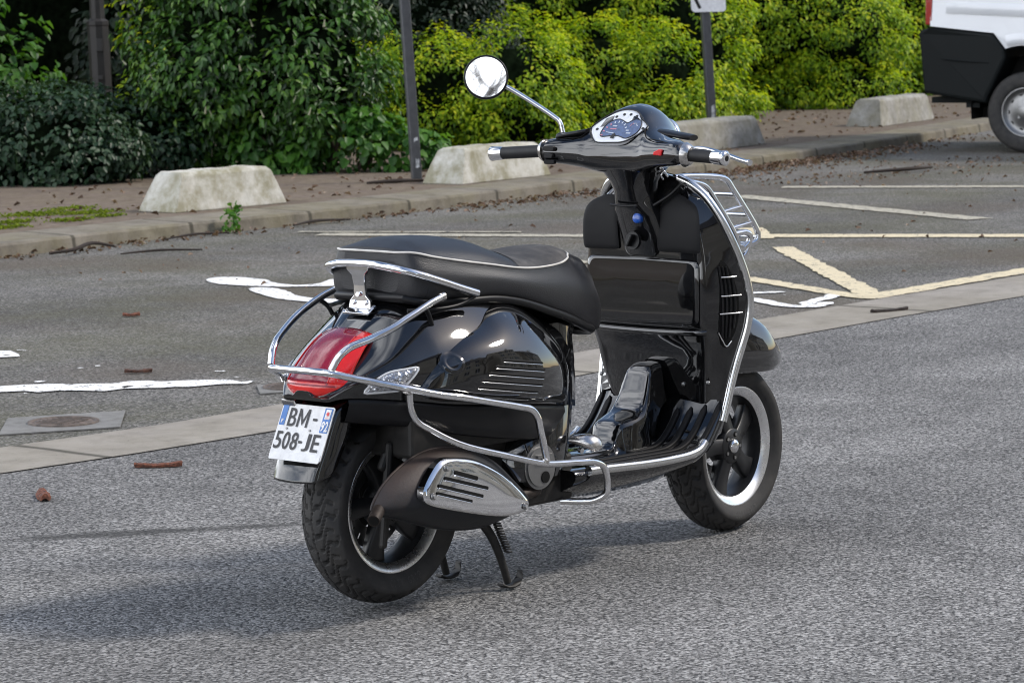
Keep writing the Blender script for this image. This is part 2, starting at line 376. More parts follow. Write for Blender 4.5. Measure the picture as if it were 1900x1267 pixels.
def lathe(mb, prof, c, seg=64, axis='y', mi=0, closed_prof=False, rot=None):
    """prof: (radius, along axis)"""
    rings = []
    for k in range(seg+1):
        a = 2*pi*k/seg; ring = []
        for r, h in prof:
            p = {'y': (r*cos(a), h, r*sin(a)), 'z': (r*cos(a), r*sin(a), h), 'x': (h, r*cos(a), r*sin(a))}[axis]
            if rot is not None: p = rot @ Vector(p)
            ring.append((c[0]+p[0], c[1]+p[1], c[2]+p[2]))
        rings.append(ring)
    n = len(prof); V = [p for r in rings[:-1] for p in r]; F = []
    for i in range(seg):
        j2 = (i+1) % seg
        for j in range(n if closed_prof else n-1):
            k = (j+1) % n; F.append((i*n+j, i*n+k, j2*n+k, j2*n+j))
    return mb.add(V, F, mi)
def prism(mb, outline, off, mi=0, sm=False):
    off = np.array(off, float); a = [np.array(p, float) for p in outline]; b = [p+off for p in a]; n = len(a)
    return mb.add(a+b, [tuple(range(n))[::-1], tuple(range(n, 2*n))]+[(i, (i+1) % n, n+(i+1) % n, n+i) for i in range(n)], mi, sm)
def box(mb, c, s, mi=0, rot=None):
    x, y, z = s[0]/2, s[1]/2, s[2]/2
    V = [Vector(p) for p in ((-x, -y, -z), (x, -y, -z), (x, y, -z), (-x, y, -z), (-x, -y, z), (x, -y, z), (x, y, z), (-x, y, z))]
    if rot is not None: V = [rot @ p for p in V]
    return mb.add([p+Vector(c) for p in V], [(0, 3, 2, 1), (4, 5, 6, 7), (0, 1, 5, 4), (1, 2, 6, 5), (2, 3, 7, 6), (3, 0, 4, 7)], mi, False)
def disc(mb, c, n, r, h, seg=16, mi=0, dome=0.0):
    """short cylinder (optionally domed) with its base at c, along n"""
    n = np.array(n, float); n /= np.linalg.norm(n); a = np.cross(n, (0, 0, 1.) if abs(n[2]) < .9 else (1., 0, 0)); a /= np.linalg.norm(a); b = np.cross(n, a); c = np.array(c, float)
    prof = [(r, 0), (r, h)] if not dome else [(r, 0), (r, h), (r*.85, h+dome*.45), (r*.5, h+dome*.87), (.001, h+dome)]
    rings = [[c+n*hh+rr*(cos(2*pi*k/seg)*a+sin(2*pi*k/seg)*b) for k in range(seg)] for rr, hh in prof]
    return loft(mb, rings, True, True, True, mi)
def dome_patch(mb, outline, fn, rings=10, mi=0, centre=None):
    """star-shaped patch: outline 2-D points, fn(a, b, t) -> 3-D point; t=0 centre .. 1 edge"""
    o = [np.array(p, float) for p in outline]; c = np.mean(o, axis=0) if centre is None else np.array(centre, float); n = len(o)
    V = [fn(c[0], c[1], 0.0)]
    for k in range(1, rings+1):
        t = k/rings
        for p in o: q = c+(p-c)*t; V.append(fn(q[0], q[1], t))
    F = [(0, 1+j, 1+(j+1) % n) for j in range(n)]
    for k in range(rings-1):
        for j in range(n):
            j2 = (j+1) % n; a = 1+k*n; b = a+n; F.append((a+j, b+j, b+j2, a+j2))
    return mb.add(V, F, mi)
_txt = {}
def text_mesh(s, bold=0.0):
    """flat outline of a string -> (verts2d, faces), normalised to its own bounding box"""
    if (s, bold) in _txt: return _txt[(s, bold)]
    cu = bpy.data.curves.new('lettering', 'FONT'); cu.body = s; cu.size = 1; cu.offset = bold; cu.resolution_u = 4
    o = bpy.data.objects.new('lettering', cu); COL.objects.link(o)
    bpy.context.view_layer.update()
    me = o.evaluated_get(bpy.context.evaluated_depsgraph_get()).to_mesh()
    V = np.array([(v.co.x, v.co.y) for v in me.vertices]); F = [tuple(p.vertices) for p in me.polygons]
    bpy.data.objects.remove(o); bpy.data.curves.remove(cu)
    lo, hi = V.min(0), V.max(0); V = (V-lo)/(hi-lo)
    _txt[(s, bold)] = (V, F, (hi-lo)); return _txt[(s, bold)]
def put_text(mb, s, a0, b0, w, h, fn, mi=0, bold=0.0):
    V, F, _ = text_mesh(s, bold)
    mb.add([fn(a0+p[0]*w, b0+p[1]*h) for p in V], F, mi, False)

# ================================================================ THE SCOOTER (x forward, y left, z up; rear wheel above the origin)
SC = empty('scooter')
tag(SC, 'black motor scooter with chrome crash rails parked on its stand in the road', 'scooter')

# ---- wheels
def tyre_mesh(c, R, hw, rot=None):
    """torus-like carcass with real grooves cut in the tread"""
    prof = [(.154, -.036), (.158, -.042), (.166, -.047), (.176, -.055), (.190, -.0615), (.204, -.064)]
    nt_ = 46
    for i in range(nt_+1):
        s = -1+2*i/nt_
        prof.append((R-.030*abs(s)**2.4, s*hw))
    prof += [(r, -y) for r, y in prof[5::-1]]
    nseg = 720; V = []; n = len(prof)
    for k in range(nseg):
        a = 2*pi*k/nseg
        for j, (r, y) in enumerate(prof):
            d = 0.0
            if 6 <= j <= 6+nt_:
                s = y/hw; sa = abs(s); sg = 1 if s > 0 else -1
                # swept, stepped grooves: lateral wave plus zig-zag
                z1 = .055*math.asin(sin(sa*13.0))*(.35+.65*sa)
                ph = (a*21/(2*pi)+(0.5 if sg > 0 else 0)+sa*1.5+z1*3.4) % 1.0
                g1 = abs(ph-.5)
                if g1 < .085 and .12 < sa < .93: d = 1
                ph2 = (a*21/(2*pi)+(0.5 if sg > 0 else 0)+sa*1.5+z1*3.4+.47) % 1.0
                if abs(ph2-.5) < .075 and .26 < sa < .80: d = .8
                w = .10+.045*math.asin(sin(a*30))
                if abs(s-.0-.55*(w-.1)) < .028: d = max(d, .9)
            rr = r-.010*d
            V.append((rr*cos(a), y, rr*sin(a)))
    if rot is not None: V = [tuple(rot @ Vector(p)) for p in V]
    V = [(p[0]+c[0], p[1]+c[1], p[2]+c[2]) for p in V]
    F = []
    for k in range(nseg):
        k2 = (k+1) % nseg
        for j in range(n-1): F.append((k*n+j, k*n+j+1, k2*n+j+1, k2*n+j))
    return V, F
def make_wheel(c, R, hw, steer, lettering, capmat):
    rot = Matrix.Rotation(steer, 3, 'Z'); c = Vector(c)
    def P(p): q = rot @ Vector(p); return (q.x+c.x, q.y+c.y, q.z+c.z)
    rim = MB()
    # lip, barrel
    lathe(rim, [(.168, -.034), (.1675, -.046), (.165, -.0478), (.162, -.0472), (.1425, -.0345), (.1410, -.0325)], c, 96, 'y', 0, rot=rot)
    lathe(rim, [(.1410, -.0325), (.1385, -.024), (.135, .0), (.138, .030), (.146, .046), (.166, .047), (.168, .036)], c, 96, 'y', 1, rot=rot)
    lathe(rim, [(.168, -.034), (.150, -.02), (.146, 0), (.150, .02), (.168, .036)], c, 64, 'y', 1, rot=rot)
    # hub and five flared spokes
    lathe(rim, [(.002, -.030), (.046, -.030), (.050, -.026), (.052, .02), (.002, .02)], c, 48, 'y', 1, rot=rot)
    for k in range(5):
        a0 = radians(104)+k*2*pi/5; st = []
        for i in range(11):
            t = i/10; r = .040+t*.097; w = .021+.004*abs(t-.35)+.010*t*t; tw = .10*t*t
            y0 = -.028+.006*sin(t*pi*.5)+.006*t; y1 = .012
            ring = []
            for (u, yy) in ((-1, y0+.004), (-.86, y0), (.86, y0), (1, y0+.004), (.8, y1), (-.8, y1)):
                aa = a0+tw; rad = Vector((cos(aa), 0, sin(aa))); tan = Vector((-sin(aa), 0, cos(aa)))
                q = rad*r+tan*(w*u); q.y = yy; ring.append(P(q))
            st.append(ring)
        loft(rim, st, True, True, True, 1, True)
    for k in range(5):
        a = radians(104+36)+k*2*pi/5; q = (.034*cos(a), -.029, .034*sin(a)); nn = rot @ Vector((0, -1, 0))
        disc(rim, P(q), nn, .0078, .0022, 14, 2); disc(rim, P((q[0], -.0312, q[2])), nn, .0048, .002, 10, 3)
    w = build('wheel', rim, [M['rim_lip'], M['wheel_black'], M['vent_dark'], M['alu']], SC)
    V, F = tyre_mesh((0, 0, 0), R, hw); V = [P(p) for p in V]
    mb = MB(); mb.add(V, F, 0)
    if lettering:
        # raised sidewall lettering, bent round the bead at the bottom of the outer face
        def arc(word, a_start, a_end, r0, h):
            n = len(word)
            for i, ch in enumerate(word):
                b0 = a_start+(a_end-a_start)*(i+.12)/n; bw = (a_end-a_start)*.72/n
                if ch == 'I': b0 += bw*.35; bw *= .3
                put_text(mb, ch, b0, r0, bw, h, lambda aa, rr: P(((2*r0+h-rr)*cos(aa), -.0568-.42*((2*r0+h-rr)-.178) if (2*r0+h-rr) < .19 else -.0618-.20*((2*r0+h-rr)-.19), (2*r0+h-rr)*sin(aa))), 1, .01)
        arc('CITY', -1.78, -1.52, .180, .018); arc('GRIP', -1.44, -1.18, .180, .018)
    build('tyre', mb, [M['rubber'], M['rubber_letter']], w, recalc=False)
    cap = MB(); disc(cap, P((0, -.0305, 0)), rot @ Vector((0, -1, 0)), .0205, .006, 24, 0, .009)
    build('hub_cap', cap, M[capmat], w)
    bd = MB(); holes = 20
    V = []; F = []
    for y in (.030, .034):
        for r in (.060, .082, .098, .110):
            for k in range(80): V.append(P((r*cos(2*pi*k/80), y, r*sin(2*pi*k/80))))
    for s in range(2):
        for b in range(3):
            for k in range(80):
                if b == 1 and k % 4 == 0: continue
                k2 = (k+1) % 80; o = s*320+b*80; F.append((o+k, o+k2, o+80+k2, o+80+k))
    for k in range(80):
        k2 = (k+1) % 80; F.append((240+k, 240+k2, 560+k2, 560+k))
    bd.add(V, F, 0, False); build('brake_disc', bd, M['alu'], w)
    return w
STEER = .087
make_wheel((0, 0, .255), .243, .0640, 0, True, 'satin_black')
make_wheel((1.37, 0, .236), .236, .0600, STEER, True, 'chrome')

# ---- main body: sections across x
BX = [-.252, -.235, -.21, -.17, -.13, -.09, -.04, 0, .1, .2, .3, .4, .48, .55, .60]
B_zt = [.568, .592, .616, .648, .678, .71, .745, .765, .785, .785, .77, .73, .69, .665, .65]
B_wd = [.040, .048, .054, .058, .066, .078, .092, .105, .118, .123, .12, .115, .11, .105, .095]
B_wm = [.078, .094, .115, .142, .168, .188, .206, .219, .236, .241, .236, .212, .182, .150, .120]
B_zm = [.548, .560, .576, .592, .602, .606, .608, .608, .60, .59, .57, .55, .53, .52, .50]
B_zl = [.540, .546, .548, .545, .540, .535, .527, .520, .508, .498, .488, .475, .462, .450, .44]
def bsec(x):
    zt, wd, wm, zm, zl = (ci(x, BX, q) for q in (B_zt, B_wd, B_wm, B_zm, B_zl))
    zs = zt-.016
    pts = [(0, zt), (wd*.6, zt-.003), (wd, zs), (wd+.58*(wm-wd), zs-.36*(zs-zm)), (wd+.90*(wm-wd), zs-.70*(zs-zm)), (wm, zm), (wm-.002, zl)]
    return catmull(pts, 5)
def bW(x, z):
    s = bsec(x); zz = [p[1] for p in s][::-1]; ww = [p[0] for p in s][::-1]
    return float(np.interp(z, zz, ww))
xs = np.concatenate([np.linspace(-.252, 0, 22), np.linspace(.02, .60, 30)])
mb = MB(); rings = []
for x in xs:
    s = bsec(x); rings.append([(x, -p[0], p[1]) for p in s[::-1]]+[(x, p[0], p[1]) for p in s[1:]])
loft(mb, rings, False)
# rounded tail end
s = bsec(-.252); last = rings[0]; tail = [last]
for sh, dx in ((.93, -.008), (.80, -.012)):
    cz = .55; tail.append([(-.252+dx, p[1]*sh, cz+(p[2]-cz)*sh) for p in last])
loft(mb, tail, False); mb.add(tail[-1], [tuple(range(len(last)))], 0, False)
build('body_shell', mb, M['paint'], SC)

# skirt panels under the crease line
SKX = [-.215, -.12, -.066, .063, .309, .47]; SKZ = [.488, .474, .466, .435, .396, .385]
for sd_ in (-1, 1):
    mb = MB(); rings = []
    for x in np.linspace(-.215, .50, 40):
        zl = ci(x, BX, B_zl)-.0035; w = bW(x, zl)-.003; zb = ci(x, SKX, SKZ)
        ring = [(x, sd_*(w-.012), zl+.006), (x, sd_*(w-.001), zl), (x, sd_*(w+.001), zl-.012), (x, sd_*(w-.004), (zl+zb)/2), (x, sd_*(w-.015), zb+.004), (x, sd_*(w-.022), zb), (x, sd_*(w-.075), zb+.012)]
        rings.append(ring)
    loft(mb, rings, False)
    build('side_panel', mb, M['satin_black'], SC)

# bulging side cowls with cooling slots
CW = [(-.072, .552), (-.058, .572), (-.012, .622), (.06, .662), (.149, .695), (.2, .722), (.264, .738), (.33, .733), (.383, .713), (.43, .683), (.460, .652), (.487, .615), (.502, .572), (.504, .53), (.497, .492), (.479, .4715), (.38, .4815), (.27, .494), (.15, .507), (.05, .519), (-.03, .531)]
CWs = [tuple(p) for p in catmull(CW, 5, True)]
def cowl_y(x, z, t):
    return bW(x, z)+.003+.036*(1-t**5.0)**.75*(0.55+.45*min(1, max(0, (x+.12)/.3)))
CC = (.225, .59)
def cowl_t(x, z):
    v = np.array((x-CC[0], z-CC[1])); r = np.linalg.norm(v)
    if r < 1e-6: return 0.0
    a = atan2(v[1], v[0]); best = None
    for i in range(len(CWs)):
        p = np.array(CWs[i])-CC; q = np.array(CWs[(i+1) % len(CWs)])-CC
        M2 = np.array([[v[0], p[0]-q[0]], [v[1], p[1]-q[1]]])
        if abs(np.linalg.det(M2)) < 1e-12: continue
        s_, u = np.linalg.solve(M2, p)
        if -1e-6 <= u <= 1+1e-6 and s_ > 0: best = 1/s_ if best is None else max(best, 1/s_)
    return min(1.0, best or 1.0)
for sd_ in (-1, 1):
    mb = MB()
    dome_patch(mb, CWs, lambda x, z, t: (x, sd_*cowl_y(x, z, t), z), 26, 0, CC)
    n = len(CWs); mb.add([(x, sd_*(cowl_y(x, z, 1)), z) for x, z in CWs]+[(x, sd_*(bW(x, z)-.01), z) for x, z in CWs], [(j, (j+1) % n, n+(j+1) % n, n+j) for j in range(n)], 0, True)
    cowl = build('side_cowl', mb, M['paint'], SC)
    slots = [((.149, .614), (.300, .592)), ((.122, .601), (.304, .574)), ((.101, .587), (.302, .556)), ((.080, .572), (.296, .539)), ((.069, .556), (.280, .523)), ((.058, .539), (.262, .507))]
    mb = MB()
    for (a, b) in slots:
        for hgt, dz, off, mi in ((.0042, 0, .0012, 0), (.0012, -.0048, .0022, 1)):  # dark insets paint the recess shade, bright strip below the lip highlight
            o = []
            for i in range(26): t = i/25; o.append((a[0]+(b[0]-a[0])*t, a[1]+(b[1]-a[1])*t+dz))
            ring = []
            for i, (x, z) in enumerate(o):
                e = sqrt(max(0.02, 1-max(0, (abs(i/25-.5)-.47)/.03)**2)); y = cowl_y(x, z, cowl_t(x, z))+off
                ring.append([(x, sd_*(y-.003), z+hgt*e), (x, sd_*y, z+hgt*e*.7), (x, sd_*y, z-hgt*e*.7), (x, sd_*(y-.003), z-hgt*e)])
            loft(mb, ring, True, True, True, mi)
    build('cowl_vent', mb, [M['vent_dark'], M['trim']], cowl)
    # round blanking cap with a shallow dish
    mb = MB(); cx, cz = .012, .618; pts = []
    def capf(r, a):
        x, z = cx+r*cos(a), cz+r*.93*sin(a); y = cowl_y(x, z, cowl_t(x, z))
        return (x, sd_*(y+(.002 if r > .024 else -.006+.008*(r/.024)**2+.0035)), z)
    rr = [.001, .008, .016, .0225, .0245, .029, .031]
    loft(mb, [[capf(r, 2*pi*k/28) for k in range(28)] for r in rr], True, True, False)
    build('round_cap', mb, M['paint'], cowl)

# ---- tail light
def tl(u, v):
    cen = [(-.108, .694), (-.150, .678), (-.190, .652), (-.222, .624), (-.248, .596), (-.262, .574), (-.263, .556), (-.252, .540), (-.225, .533)]
    edg = [(-.098, .678), (-.130, .662), (-.160, .634), (-.186, .605), (-.203, .583), (-.212, .567), (-.212, .555), (-.204, .546), (-.178, .540)]
    hw = [.086, .090, .095, .099, .103, .104, .101, .096, .088]
    w = abs(u)**2.6; i = v*8; xs_ = list(range(9))
    g = lambda q: ci(i, xs_, q)
    x = g([c[0] for c in cen])*(1-w)+g([c[0] for c in edg])*w; z = g([c[1] for c in cen])*(1-w)+g([c[1] for c in edg])*w
    return (x, -u*g(hw), z+.008)
mb = MB(); nu, nv = 40, 40
V = [tl(-1+2*i/nu, j/nv) for j in range(nv+1) for i in range(nu+1)]
for j in range(nv):
    for i in range(nu):
        u = abs(-1+2*(i+.5)/nu); v = (j+.5)/nv
        mi = 0 if (u < .60 and v < .60) else 1
        if .60 <= u < .66 and v < .62: mi = 0
        mb.f.append((j*(nu+1)+i, j*(nu+1)+i+1, (j+1)*(nu+1)+i+1, (j+1)*(nu+1)+i)); mb.mi.append(mi); mb.sm.append(True)
mb.v = V
# skirt that closes the lens against the body
edge = [j*(nu+1) for j in range(nv+1)]; edge2 = [j*(nu+1)+nu for j in range(nv+1)]
o = build('tail_light', mb, [M['red_dark'], M['red_bright']], SC)
m_ = o.modifiers.new('thick', 'SOLIDIFY'); m_.thickness = .012; m_.offset = -1
# lens ribs and reflector bars
mb = MB()
for u in (-.64, .64): tube(mb, [np.array(tl(u, v/10))+np.array((-.001, 0, .001)) for v in range(1, 7)], .0016, 6, 3, mi=0)
tube(mb, [np.array(tl(u/10, .64))+np.array((-.0015, 0, 0)) for u in range(-8, 9)], .002, 6, 2, mi=1)
build('lens_rib', mb, [M['red_bright'], M['red_dark']], o)

# ---- rear indicators (clear lens)
for sd_ in (-1, 1):
    out = [(-.188, .560), (-.178, .576), (-.158, .594), (-.135, .606), (-.10, .611), (-.069, .612), (-.078, .598), (-.095, .580), (-.112, .563), (-.14, .560), (-.165, .559)]
    sm_ = [tuple(p) for p in catmull(out, 3, True)]; mb = MB()
    dome_patch(mb, sm_, lambda x, z, t: (x-.004*(1-t), sd_*(bW(x, z)+.003+.010*(1-t**4)), z), 8, 0)
    n = len(sm_)
    ts = build('turn_signal', mb, M['clear'], SC)
    mb = MB(); tube(mb, [(x, sd_*(bW(x, z)+.004), z) for x, z in sm_], .0032, 8, 1, True, smooth=False)
    build('lens_rim', mb, M['lens_rim'], ts)

# ---- rear mudguard and plate
mb = MB(); path = catmull([(-.165, .545), (-.205, .532), (-.236, .500), (-.270, .425), (-.290, .385), (-.303, .350)], 6); rings = []
for i, p in enumerate(path):
    t = i/(len(path)-1); w = .086-.008*t
    rings.append([(p[0]+.10*(1-.35*t), -w-.004, p[1]+.030), (p[0]+.05, -w, p[1]+.014), (p[0]+.012, -w+.004, p[1]+.004), (p[0]-.002, -w+.014, p[1]), (p[0]-.006, -w*.5, p[1]-.001), (p[0]-.008, 0, p[1]-.002)]
                 + [(p[0]-.006, w*.5, p[1]-.001), (p[0]-.002, w-.014, p[1]), (p[0]+.012, w-.004, p[1]+.004), (p[0]+.05, w, p[1]+.014), (p[0]+.10*(1-.35*t), w+.004, p[1]+.030)])
loft(mb, rings, False)
o = build('rear_mudguard', mb, M['paint'], SC); m_ = o.modifiers.new('thick', 'SOLIDIFY'); m_.thickness = .004
PL0 = Vector((-.262, 0, .529)); PT = Vector((.425, 0, .905)).normalized(); PN = Vector((-.905, 0, .425)).normalized()
PL0 = Vector((-.3090, .0735, .404))
def plate(a, b, off=0.0):
    q = PL0+Vector((0, -a, 0))+PT*b+PN*off; return (q.x, q.y, q.z)
def rrect(w, h, r, n=5, x0=0, y0=0):
    o = []
    for cx, cy, a in ((w-r, r, -pi/2), (w-r, h-r, 0), (r, h-r, pi/2), (r, r, pi)):
        for k in range(n+1): o.append((x0+cx+r*cos(a+pi/2*k/n), y0+cy+r*sin(a+pi/2*k/n)))
    return o
mb = MB(); prism(mb, [plate(a, b) for a, b in rrect(.173, .137, .006)], PN*.0022, 0)
prism(mb, [plate(a, b, .0022) for a, b in rrect(.168, .022, .004, 4, .0025, -.004)], PN*.0016, 0)
lp = build('licence_plate', mb, M['plate_white'], SC)
mb = MB()
def quadp(a0, b0, a1, b1, off, mi): mb.add([plate(a0, b0, off), plate(a1, b0, off), plate(a1, b1, off), plate(a0, b1, off)], [(0, 1, 2, 3)], mi, False)
quadp(.0035, .082, .0215, .1335, .0034, 1); quadp(.1435, .072, .1695, .1335, .0034, 1)
quadp(.1485, .106, .1655, .1305, .0040, 2)
star = [(.157+.0072*(1 if k % 2 == 0 else .45)*cos(2*pi*k/16), .119+.0072*(1 if k % 2 == 0 else .45)*sin(2*pi*k/16)) for k in range(16)]
mb.add([plate(.157, .119, .0046)]+[plate(a, b, .0046) for a, b in star], [(0, 1+k, 1+(k+1) % 16) for k in range(16)], 3, False)
quadp(.1515, .108, .1625, .1092, .0046, 3)
pt = lambda a, b: plate(a, b, .0042)
put_text(mb, 'F', .0095, .087, .0065, .010, pt, 2, .02)
put_text(mb, '9', .1456, .0750, .0105, .026, pt, 2, .03); put_text(mb, '2', .1575, .0750, .0105, .026, pt, 2, .03)
put_text(mb, 'B', .0310, .0805, .0255, .046, pt, 0, .006); [mb.add([pt(.0620+a*.036, .0805+b*.046) for a, b in q], [(0, 1, 2, 3)], 0, False) for q in (((0, 0), (.17, 0), (.17, 1), (0, 1)), ((.83, 0), (1, 0), (1, 1), (.83, 1)), ((.17, 1), (.17, .74), (.5, .08), (.5, .36)), ((.83, 1), (.5, .36), (.5, .08), (.83, .74)))]; put_text(mb, '-', .113, .099, .014, .0062, pt, 0)
put_text(mb, '5', .0060, .0225, .0225, .044, pt, 0, .010); put_text(mb, '0', .0330, .0225, .0225, .044, pt, 0, .010); put_text(mb, '8', .0600, .0225, .0225, .044, pt, 0, .010); put_text(mb, '-', .0855, .041, .0115, .006, pt, 0); put_text(mb, 'J', .1010, .0225, .023, .044, pt, 0, .010); put_text(mb, 'E', .1310, .0225, .024, .044, pt, 0, .010)
for a, b in ((.034, .0745), (.112, .0745)): disc(mb, plate(a, b, .003), PN, .0028, .002, 10, 4)
build('plate_lettering', mb, [M['plate_black'], M['plate_blue'], M['plate_white'], M['plate_red'], M['alu']], lp)
mb = MB(); box(mb, (-.245, .055, .535), (.03, .045, .022), 0, Matrix.Rotation(-.5, 3, 'Y')); build('plate_lamp', mb, M['dull_chrome'], SC, bevel=.004)

# ---- seat
SX = [-.026, -.023, -.012, .012, .05, .15, .25, .33, .40, .48, .55, .61, .66, .70, .75, .79, .812]
S_zb = [.790, .780, .772, .768, .764, .760, .757, .745, .728, .705, .685, .665, .648, .636, .625, .630, .655]
S_wb = [.095, .112, .132, .147, .157, .166, .170, .170, .165, .155, .142, .128, .112, .098, .075, .045, .010]
S_zp = [.873, .880, .8815, .876, .866, .848, .832, .819, .812, .810, .812, .818, .824, .806, .760, .712, .672]
S_wp = [.080, .098, .118, .133, .145, .154, .158, .158, .152, .138, .120, .090, .050, .060, .052, .032, .008]
S_zc = [.880, .888, .893, .901, .910, .907, .893, .866, .842, .845, .850, .848, .834, .812, .764, .715, .675]
def ssec(x):
    zb, wb, zp, wp, zc = (ci(x, SX, q) for q in (S_zb, S_wb, S_zp, S_wp, S_zc))
    side = [(0, zb-.0), (wb*.9, zb-.004), (wb, zb+.010), (max(wb, wp)*1.0+.003, zb*.45+zp*.55), (wp+.004, zp-.012), (wp, zp)]
    top = [(wp*.82, zp+.45*(zc-zp)), (wp*.45, zp+.88*(zc-zp)), (0, zc)]
    return catmull(side, 4), catmull([side[-1]]+top, 5)
mb = MB(); rings = []
xs = np.concatenate([np.linspace(-.026, .02, 10), np.linspace(.035, .66, 50), np.linspace(.67, .812, 16)])
for x in xs:
    a, b = ssec(x); h = a[1:]+b[1:]
    rings.append([(x, 0, a[0][1])]+[(x, -p[0], p[1]) for p in h]+[(x, p[0], p[1]) for p in h[:-1][::-1]])
loft(mb, rings, True)
seat = build('seat', mb, M['vinyl'], SC)
# dusty rider pad on top, just proud of the vinyl
mb = MB(); rings = []
for x in np.linspace(.355, .658, 30):
    a, b = ssec(x); h = [(p[0]*.985, p[1]+.0022) for p in b]
    rings.append([(x, -p[0], p[1]) for p in h]+[(x, p[0], p[1]) for p in h[:-1][::-1]])
loft(mb, rings, False); build('seat_cover', mb, M['seat_top'], seat)
mb = MB(); P_ = []
P_ += [(-.0285, 0, .8815), (-.0285, -.05, .8815), (-.0280, -.088, .8810), (-.022, -.104, .8812), (-.008, -.122, .8808)]
for x in np.concatenate([np.linspace(.012, .05, 4), np.linspace(.07, .655, 32)]): P_.append((x, -ci(x, SX, S_wp)-.001, ci(x, SX, S_zp)+.001))
P_ += [(.668, -.025, .829), (.672, 0, .831), (.668, .025, .829)]+[(p[0], -p[1], p[2]) for p in P_[1:][::-1]]
tube(mb, P_, .0028, 8, 2, True); build('piping', mb, M['piping'], seat)
# side seam
for sd_ in (-1, 1):
    mb = MB(); a, b = ssec(.016); tube(mb, [(.016+.004*i, sd_*(p[0]+.0006), p[1]) for i, p in enumerate(a[6::3])], .0012, 6, 2); build('seam', mb, M['matte_black'], seat)
# black seat pan rim under the cushion
mb = MB(); P_ = [(x, -ci(x, SX, S_wb)*.93, ci(x, SX, S_zb)-.008) for x in np.linspace(-.02, .7, 24)]
P_ = P_+[(.76, 0, .612)]+[(p[0], -p[1], p[2]) for p in P_[::-1]]
tube(mb, P_, .011, 8, 2, True); build('seat_pan', mb, M['satin_black'], SC)

# ---- chrome rails
R_ = .0092
hoopR = [(-.288, 0, .6165), (-.283, -.06, .6155), (-.270, -.098, .613), (-.235, -.128, .602), (-.189, -.160, .589), (-.131, -.210, .571), (-.04, -.246, .547), (.016, -.263, .536), (.12, -.274, .513), (.205, -.280, .494), (.243, -.283, .483), (.262, -.285, .462), (.272, -.285, .430), (.312, -.270, .346)]
upR = [(.045, -.180, .774), (.0, -.180, .762), (-.038, -.180, .748), (-.085, -.176, .729), (-.122, -.170, .712), (-.176, -.150, .690), (-.224, -.125, .672), (-.250, -.112, .650), (-.266, -.102, .620)]
lowR = [(-.108, -.205, .560), (-.103, -.203, .520), (-.088, -.208, .487), (-.055, -.225, .462), (.010, -.250, .425), (.168, -.265, .377), (.300, -.270, .342), (.332, -.270, .337), (.445, -.268, .327), (.510, -.263, .318), (.545, -.258, .300), (.562, -.254, .262), (.562, -.248, .230), (.545, -.220, .212), (.50, -.15, .210)]
mir = lambda P: [(p[0], -p[1], p[2]) for p in P]
mb = MB(); tube(mb, mir(hoopR)[::-1]+hoopR[1:], R_, 12, 5)
guard = build('rear_guard', mb, M['chrome'], SC)
for P_ in (upR, mir(upR)): mb = MB(); tube(mb, P_, R_, 12, 5); build('guard_arm', mb, M['chrome'], guard)
for P_ in (lowR, mir(lowR)): mb = MB(); tube(mb, P_, R_*.95, 12, 5); build('crash_bar', mb, M['chrome'], guard)
for sd_ in (-1, 1):
    mb = MB(); tube(mb, [(-.02, sd_*.178, .752), (.0, sd_*.17, .735), (.02, sd_*.165, .70)], .006, 8, 4); build('guard_bracket', mb, M['satin_black'], guard)
mb = MB(); gr = [(.160, -.186, .771), (.11, -.179, .787), (.055, -.169, .806), (.0, -.154, .825), (-.035, -.130, .838), (-.055, -.085, .848), (-.060, -.045, .852), (-.061, 0, .853)]
tube(mb, gr+mir(gr)[::-1][1:], .0102, 12, 5)
gl = build('grab_rail', mb, M['chrome'], SC)
mb = MB(); rings = []
for z, w, x in ((.846, .036, -.062), (.838, .036, -.062), (.826, .022, -.060), (.800, .018, -.057), (.775, .020, -.055), (.762, .034, -.054), (.745, .036, -.056)):
    rings.append([(x-.006, -w, z), (x-.006, w, z), (x+.003, w, z), (x+.003, -w, z)])
loft(mb, rings, True, sm=False)
for y in (-.020, .020): disc(mb, (-.060, y, .757), (-1, 0, .3), .006, .006, 6, 0)
disc(mb, (-.064, 0, .778), (-1, 0, .1), .006, .005, 6, 0)
box(mb, (-.062, 0, .741), (.036, .086, .006), 0, Matrix.Rotation(-.55, 3, 'Y'))
build('rail_bracket', mb, M['chrome'], gl, bevel=.0018)
for sd_ in (-1, 1): mb = MB(); tube(mb, [(.155, sd_*.182, .764), (.11, sd_*.176, .748), (.04, sd_*.165, .742), (-.03, sd_*.13, .742)], .0055, 8, 5); build('rail_stay', mb, M['satin_black'], gl)

# ---- underside: engine, arch, pillar
mb = MB(); rings = []
for a in np.linspace(radians(-5), radians(128), 22):
    r = .268; rings.append([(r*cos(a)*1.0+.0, y, .255+r*sin(a)*.86) for y in (-.10, -.05, 0, .05, .10)])
loft(mb, rings, False); build('inner_arch', mb, M['dark'], SC)
mb = MB()
box(mb, (.30, .02, .35), (.36, .30, .22)); box(mb, (.20, .125, .28), (.39, .09, .13)); disc(mb, (.0, .085, .262), (0, 1, 0), .080, .075, 28); box(mb, (.44, 0, .27), (.22, .30, .12)); box(mb, (.02, -.115, .37), (.05, .03, .20))
box(mb, (.17, -.10, .44), (.5, .16, .10)); box(mb, (-.02, -.105, .34), (.20, .02, .05), 0, Matrix.Rotation(.5, 3, 'Y'))
box(mb, (-.10, -.112, .30), (.022, .018, .26), 0, Matrix.Rotation(.12, 3, 'Y'))
eng = build('engine', mb, M['engine'], SC, bevel=.012)
